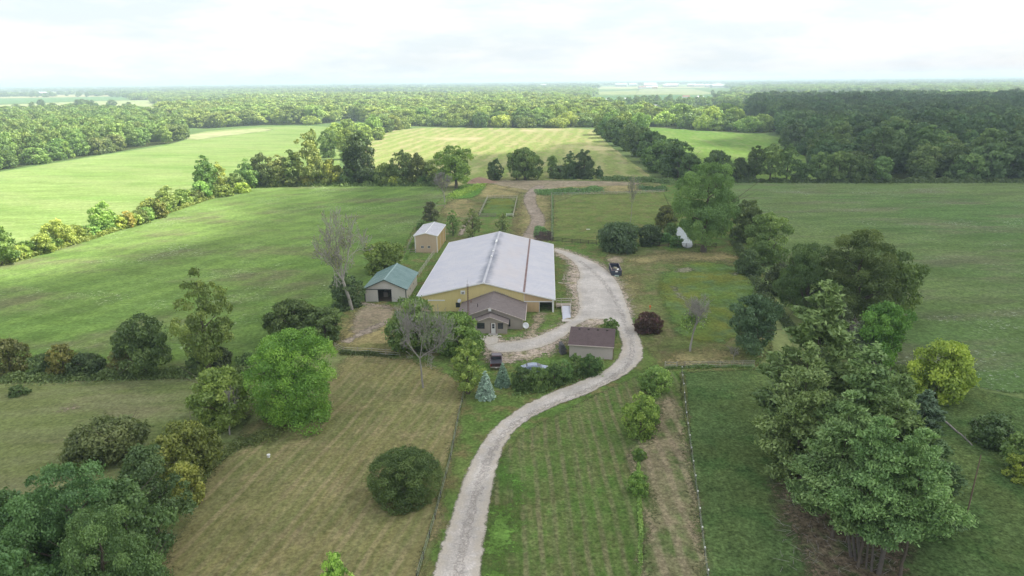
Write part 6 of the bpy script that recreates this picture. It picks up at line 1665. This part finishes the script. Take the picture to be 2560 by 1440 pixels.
# ------------------------------------------------------------------ small things about the place
b = P(672, 1144)
bk = empty('bucket', b, 0, 'white plastic bucket standing alone on the brown hay ground', 'bucket')
MB().tube((0, 0, 0.0), (0, 0, 0.45), 0.17, 0.21, n=18).build('shell', M_white, bk, bevel=0.01)
MB().tube((0, 0, 0.40), (0, 0, 0.44), 0.225, 0.228, n=18).build('rim', M_white, bk)
b = P(1625, 775)
mk = empty('marker_post', b, 0, 'small orange marker post above the dark red shrub', 'marker')
M_or = surf('orange_plastic', (0.75, 0.16, 0.05), 0.5, vary=0.08)
MB().tube((0, 0, 0), (0, 0, 1.0), 0.06, n=8).build('post', M_or, mk); MB().box(-.18, .18, -.03, .03, .62, .98).build('flag', M_or, mk)
def plank(px0, px1, w, label, mat, h=0.12, z=0.08):
    a, c = P(*px0), P(*px1)
    o = MB().bar(Vector((0, 0, z)), c - a + Vector((0, 0, z)), w, h).build('plank', mat)
    o.location = a; return tag(o, label, 'plank', 'planks lying about the yard')
plank((1396, 707), (1424, 712), 0.35, 'pale plank on the grass between the barn and the gravel, nearest the barn', M_lwood)
plank((1405, 699), (1440, 702), 0.3, 'pale plank at the edge of the gravel yard', M_lwood)
plank((1414, 713), (1426, 714), 0.4, 'short dark plank on the grass beside the barn', M_dwood)
plank((940, 873), (976, 882), 0.22, 'pale plank lying against the barnyard fence', M_lwood)
plank((903, 763), (985, 772), 0.25, 'long pale plank in front of the green roofed shed', M_lwood)
plank((842, 866), (858, 854), 0.2, 'short plank by the fence corner at the barnyard path', M_lwood)
plank((1410, 686), (1411, 700), 0.12, 'thin pale pole on the lawn beside the barn', M_lwood)
plank((1466, 574), (1475, 574), 0.5, 'small white board lying in the big paddock', M_white)
plank((1508, 652), (1530, 657), 0.2, 'old board behind the dumpster', M_rust)
def log(p0, p1, r0, r1, label, mat, h0=0.15, h1=0.15):
    a, c = P(*p0), P(*p1)
    rng = np.random.default_rng(int(p0[0])); segs = []; n = 8; prev = np.array([0, 0, h0])
    e = np.array([c.x - a.x, c.y - a.y, h1])
    for k in range(n):
        q = np.array([0, 0, h0]) + (e - np.array([0, 0, h0])) * (k + 1) / n + rng.normal(size=3) * 0.06
        segs.append((prev, q, r0 + (r1 - r0) * k / n, r0 + (r1 - r0) * (k + 1) / n)); prev = q
        if k in (3, 5, 6): segs.append((q, q + np.array([rng.uniform(-.8, .8), rng.uniform(-.8, .8), 0.4]), r1 * .5, r1 * .2))
    o = link('fallen_log', tubes_mesh('fallen_log', segs, 7, mat)); o.location = a
    return tag(o, label, 'log')
log((2355, 1050), (2432, 1116), 0.16, 0.09, 'grey fallen log lying across the pasture behind the pines', M_greybark)
# a thin dead trunk that stands leaning
a = P(2415, 1296); H_ = height_at(a, 2452, 1140)
q = P(2452, 1140, H_ * 0.98)
segs = [(np.array([0, 0, -0.05]), np.array([(q.x - a.x) * .5, (q.y - a.y) * .5, H_ * .5]), .09, .075), (np.array([(q.x - a.x) * .5, (q.y - a.y) * .5, H_ * .5]), np.array([q.x - a.x, q.y - a.y, H_]), .075, .05)]
o = link('dead_trunk', tubes_mesh('dead_trunk', segs, 7, surf('brown_bare_bark', (0.24, 0.17, 0.13), 0.9, vary=0.2, scale=3))); o.location = a
tag(o, 'thin bare brown trunk standing alone in the green pasture', 'dead tree')
# bare trunks of the pine clump
for i, (bx, by, topx, topy, r) in enumerate([(2128, 1395, 2112, 1280, .15), (2140, 1405, 2124, 1280, .13), (2152, 1410, 2136, 1282, .17), (2165, 1425, 2172, 1330, .09), (2178, 1432, 2186, 1330, .11), (2196, 1438, 2222, 1320, .2)]):
    a = P(bx, by); hh = height_at(a, topx, topy); q = P(topx, topy, hh)
    o = link('bare_pine', tubes_mesh('bare_pine', [(np.array([0, 0, -.05]), np.array([(q.x - a.x) * .5, (q.y - a.y) * .5, hh * .5]), r * 1.1, r), (np.array([(q.x - a.x) * .5, (q.y - a.y) * .5, hh * .5]), np.array([q.x - a.x, q.y - a.y, hh]), r, r * .85)], 8, surf('pine_bark', (0.13, 0.11, 0.10), 0.9, vary=0.25, scale=3)))
    o.location = a
    tag(o, 'bare grey pine trunk under the nearest pine crowns', 'pine trunk', 'bare trunks under the pines')
# fallen sticks under the pines
rng = np.random.default_rng(3); segs = []
for k in range(170):
    c = P(rng.uniform(1950, 2240), rng.uniform(1200, 1440)); th = rng.uniform(0, 3.14); L = rng.uniform(.4, 1.6)
    d_ = np.array([math.cos(th), math.sin(th), rng.uniform(-.05, .1)]) * L
    segs.append((np.array([c.x, c.y, .2]), np.array([c.x, c.y, .2]) + d_, .02, .012))
tag(link('sticks', tubes_mesh('sticks', segs, 4, M_greybark)), 'fallen sticks scattered under the pines', 'sticks', None, 'stuff')
# brush pile and dirt mound
rng = np.random.default_rng(4); segs = []
for k in range(420):
    c = P(rng.uniform(1338, 1380), rng.uniform(584, 604)); d_ = rng.normal(size=3) * np.array([.9, .9, .35])
    z = rng.uniform(.1, .9); segs.append((np.array([c.x, c.y, z]) - d_ * .5, np.array([c.x, c.y, z]) + d_ * .5, .05, .03))
tag(link('brush_pile', tubes_mesh('brush_pile', segs, 4, surf('dark_brush', (0.09, 0.06, 0.055), 0.9, vary=0.3, scale=3))), 'pile of dark brushwood behind the right corner of the barn', 'brush pile', None, 'stuff')
def mound(px, py, rx, ry, h, mat, label, seed=0, name='dirt_mound'):
    c = P(px, py); n = 26; vs, fs = [], []
    rng = np.random.default_rng(seed)
    for j in range(9):
        for k in range(n):
            t = j / 8; a = 2 * math.pi * k / n
            w_ = 1 + 0.12 * math.sin(a * 3 + seed) + rng.uniform(-.04, .04)
            vs.append((rx * t * w_ * math.cos(a), ry * t * w_ * math.sin(a), h * (math.cos(t * math.pi) * .5 + .5) + rng.uniform(0, .06) * h * (1 - t) + (0.02 if j < 8 else -0.1)))
    for j in range(8):
        for k in range(n): fs.append((j * n + k, (j + 1) * n + k, (j + 1) * n + (k + 1) % n, j * n + (k + 1) % n))
    m = MB(); m.add(vs, fs); o = m.build(name, mat, loc=(c.x, c.y, 0.15), smooth=True)
    return tag(o, label, 'mound')
mound(1198, 456, 8.5, 5, 2.1, surf('red_soil', (0.26, 0.17, 0.12), 0.95, vary=0.2, scale=1.2), 'reddish mound of soil beside the row of field trees', 2)
mound(1440, 478, 3.5, 2.2, 1.0, surf('rubble_soil', (0.20, 0.16, 0.14), 0.95, vary=0.3, scale=1.2), 'low heap of rubble among the weeds behind the big paddock', 5)

# ------------------------------------------------------------------ buildings in the distance
def far_house(px, py, w, d, h, wall, roofc, label, rz=0.0, group='distant farm buildings'):
    b = P(px, py)
    t = empty('distant_building', b, rz, label, 'building', group)
    MB().box(-w / 2, w / 2, -d / 2, d / 2, 0, h).build('walls', wall, t)
    m = MB(); e = 0.4; rh = d * 0.28
    m.add([(-w / 2 - e, -d / 2 - e, h), (w / 2 + e, -d / 2 - e, h), (w / 2 + e, d / 2 + e, h), (-w / 2 - e, d / 2 + e, h), (-w / 2 - e, 0, h + rh), (w / 2 + e, 0, h + rh)],
          [(0, 1, 5, 4), (2, 3, 4, 5), (0, 4, 3), (1, 2, 5), (0, 3, 2, 1)])
    m.build('roof', roofc, t)
    m = MB()
    for k in range(max(2, int(w / 4))): m.box(-w / 2 + 1.2 + k * 4, -w / 2 + 2.4 + k * 4, -d / 2 - .06, -d / 2 - .01, h * .35, h * .7)
    m.build('windows', M_glass, t)
M_wroof = surf('pale_roof', (0.66, 0.66, 0.68), 0.5, vary=0.05); M_rroof = surf('red_brown_roof', (0.28, 0.14, 0.11), 0.8, vary=0.1)
for (px, py, w, d, h, wl_, rf_, lab) in [
    (1605, 222, 34, 18, 7, M_white, M_rroof, 'long white farm building with a red brown roof by the distant pale field'),
    (1622, 221, 26, 16, 6, M_white, M_wroof, 'white farm building beside the red roofed one in the distance'),
    (1637, 222, 26, 16, 9, M_tan, M_wroof, 'tan farm building at the head of the distant pale field'),
    (1512, 256, 12, 9, 4.5, M_white, M_wroof, 'small pale house left of the distant soy field'),
    (1560, 254, 14, 9, 5, M_cream, M_wroof, 'pale house in front of the distant soy field'),
    (1715, 246, 16, 10, 4, M_white, M_rroof, 'low white house right of the distant soy field'),
    (1750, 247, 14, 9, 4, M_white, M_wroof, 'white roofed house among the distant park trees'),
    (1820, 262, 26, 12, 5, M_tan, M_wroof, 'long tan building right of the distant ponds'),
    (1835, 258, 18, 12, 5, M_white, M_rroof, 'white building behind the long tan one near the distant ponds'),
    (1712, 264, 16, 9, 4, M_cream, M_rroof, 'small house left of the distant ponds'),
    (30, 240, 60, 24, 7, M_white, M_wroof, 'white farm building in the far left fields'),
    (105, 237, 50, 24, 7, M_cream, M_wroof, 'cream farm building in the far left fields')]:
    far_house(px, py, w, d, h, wl_, rf_, lab, RND.uniform(-.3, .3))
rr = random.Random(4)
M_horizon = surf('weathered_white_steel', (0.50, 0.50, 0.50), 0.6, vary=0.05)
for k in range(18):
    far_house(rr.choice([rr.uniform(200, 700), rr.uniform(1200, 2500), rr.uniform(1640, 1760)]), rr.uniform(213, 219), rr.uniform(40, 80), rr.uniform(20, 30), rr.uniform(9, 13), M_horizon, M_horizon,
              'tiny pale building near the horizon', rr.uniform(-.4, .4), 'tiny buildings near the horizon')
# arched hoop barn showing over the trees
hb = P(1643, 290)
hbr = empty('hoop_barn', hb, 0.1, 'grey arched barn with a dark opening rising above the distant trees', 'barn')
prof = [(11 / 2 * math.cos(t), 13.5 * math.sin(t) ** 0.8) for t in np.linspace(0.001, math.pi - 0.001, 17)]
vs = [(x, 0, z) for x, z in prof] + [(x, 16, z) for x, z in prof]; n = 17
m = MB(); m.add(vs, [(k, k + 1, n + k + 1, n + k) for k in range(n - 1)]); o = m.build('shell', M_greyroof, hbr); sdm = o.modifiers.new('thickness', 'SOLIDIFY'); sdm.thickness = 0.3
m = MB(); m.add([(x * .97, .6, z * .97) for x, z in prof], [tuple(range(n))]); m.build('front', M_greyroof, hbr)
prof2 = [(5.6 / 2 * math.cos(t), 11.0 * math.sin(t) ** 0.8) for t in np.linspace(0.001, math.pi - 0.001, 13)]
m = MB(); m.add([(x, .45, z) for x, z in prof2] + [(x, .3, z) for x, z in prof2], [tuple(range(13)), tuple(range(25, 12, -1))]); m.build('opening', M_dark, hbr)

# ------------------------------------------------------------------ clouds whose shade lies over the farm and the right-hand wood
def ground_noise(X, Y, seed):
    rng = np.random.default_rng(seed); out = np.zeros(X.shape)
    for sc_, am in ((160, 1.0), (75, 0.6), (34, 0.35), (16, 0.2)):
        for _ in range(5):
            a = rng.uniform(0, 6.28); ph = rng.uniform(0, 6.28)
            out += am / 2.4 * np.sin((X * math.cos(a) + Y * math.sin(a)) * 2 * math.pi / (sc_ * rng.uniform(.8, 1.3)) + ph)
    return out / 2.2
def cloud(name, shade_px, height, cell, dens, label, seed, soft=20.0, wob=26.0):
    """shade_px outlines the shade on the ground; the cloud hangs where the sun throws that shade from"""
    w = np.array(chaikin([(P(*p).x, P(*p).y) if len(p) == 2 else (p[0], p[1]) for p in shade_px], 2))
    lo, hi = w.min(0) - 60, w.max(0) + 60
    xs = np.arange(lo[0], hi[0], cell); ys = np.arange(lo[1], hi[1], cell)
    X, Y = np.meshgrid(xs, ys)
    S = sdf(w, X, Y) + ground_noise(X, Y, seed) * wob
    T = np.clip((S + soft) / (2 * soft), 0, 1); T = T * T * (3 - 2 * T) * dens
    keep = np.maximum.reduce([T[:-1, :-1], T[1:, :-1], T[:-1, 1:], T[1:, 1:]]) > 0.004
    ox, oy = SUN_DIR.x / SUN_DIR.z * height, SUN_DIR.y / SUN_DIR.z * height
    puff = ground_noise(X * 1.4, Y * 1.4, seed + 5)
    ny, nx = X.shape; idx = np.arange(nx * ny).reshape(ny, nx)
    q = np.stack([idx[:-1, :-1], idx[:-1, 1:], idx[1:, 1:], idx[1:, :-1]], -1)[keep]
    top = height + 6 + T / dens * (70 + 45 * puff); bot = height - 3 - T / dens * (14 + 10 * puff)
    V = np.concatenate([np.stack([X + ox, Y + oy, bot], -1).reshape(-1, 3), np.stack([X + ox, Y + oy, top], -1).reshape(-1, 3)])
    Fc = np.concatenate([q[:, ::-1], q + nx * ny]).reshape(-1, 4)
    used, inv = np.unique(Fc, return_inverse=True)
    me = np_mesh(name, V[used], inv.reshape(-1, 4))
    a = me.attributes.new('thick', 'FLOAT', 'POINT'); a.data.foreach_set('value', np.concatenate([T.ravel(), T.ravel()])[used].astype(np.float32))
    g = NG(name + '_vapour')
    tr = g.n.new('ShaderNodeBsdfTransparent'); di = g.n.new('ShaderNodeBsdfTranslucent'); df = g.n.new('ShaderNodeBsdfDiffuse')
    di.inputs['Color'].default_value = (0.97, 0.975, 0.985, 1); df.inputs['Color'].default_value = (0.95, 0.955, 0.97, 1)
    mm = g.n.new('ShaderNodeMixShader'); mm.inputs[0].default_value = 0.35; g.l.new(di.outputs[0], mm.inputs[1]); g.l.new(df.outputs[0], mm.inputs[2])
    mx = g.n.new('ShaderNodeMixShader'); g.put(mx.inputs[0], g.attr('thick')); g.l.new(tr.outputs[0], mx.inputs[1]); g.l.new(mm.outputs[0], mx.inputs[2])
    g.l.new(mx.outputs[0], g.out.inputs['Surface'])
    me.materials.append(g.m)
    me.polygons.foreach_set('use_smooth', [True] * len(me.polygons))
    o = link(name, me); o['kind'] = 'stuff'; o['label'] = label
    return o
cloud('cloud', [(-330.0, -240.0, 1), (-300.0, 20.0, 1), (-300, 1050), (0, 925), (150, 885), (320, 812), (450, 752), (560, 690), (650, 645), (740, 600), (800, 560), (780, 515), (680, 500), (680, 478), (1060, 474), (1075, 505), (1150, 512), (1200, 500),
                (1195, 440), (1180, 392), (1490, 385), (1545, 352), (1640, 368), (1720, 395), (1950, 400), (1950, 345), (1840, 295), (1840, 268), (2700, 268), (1300.0, 900.0, 1), (700.0, 100.0, 1), (560.0, -260.0, 1)],
      1500, 14, 0.72, 'cloud high over the farm', 3)

# ------------------------------------------------------------------ haze
hz = MB().box(-44000, 44000, -1400, 33800, -1.0, 62.0).build('haze', bpy.data.materials.new('haze_air'))
hz['kind'] = 'stuff'; hz['label'] = 'pale summer haze over the farmland'
hm = hz.data.materials[0]; hm.use_nodes = True; hm.node_tree.nodes.clear()
ho = hm.node_tree.nodes.new('ShaderNodeOutputMaterial'); hv = hm.node_tree.nodes.new('ShaderNodeVolumePrincipled')
hv.inputs['Color'].default_value = (0.66, 0.79, 0.95, 1); hv.inputs['Density'].default_value = 2.3e-4; hv.inputs['Anisotropy'].default_value = 0.2
hm.node_tree.links.new(hv.outputs[0], ho.inputs['Volume'])
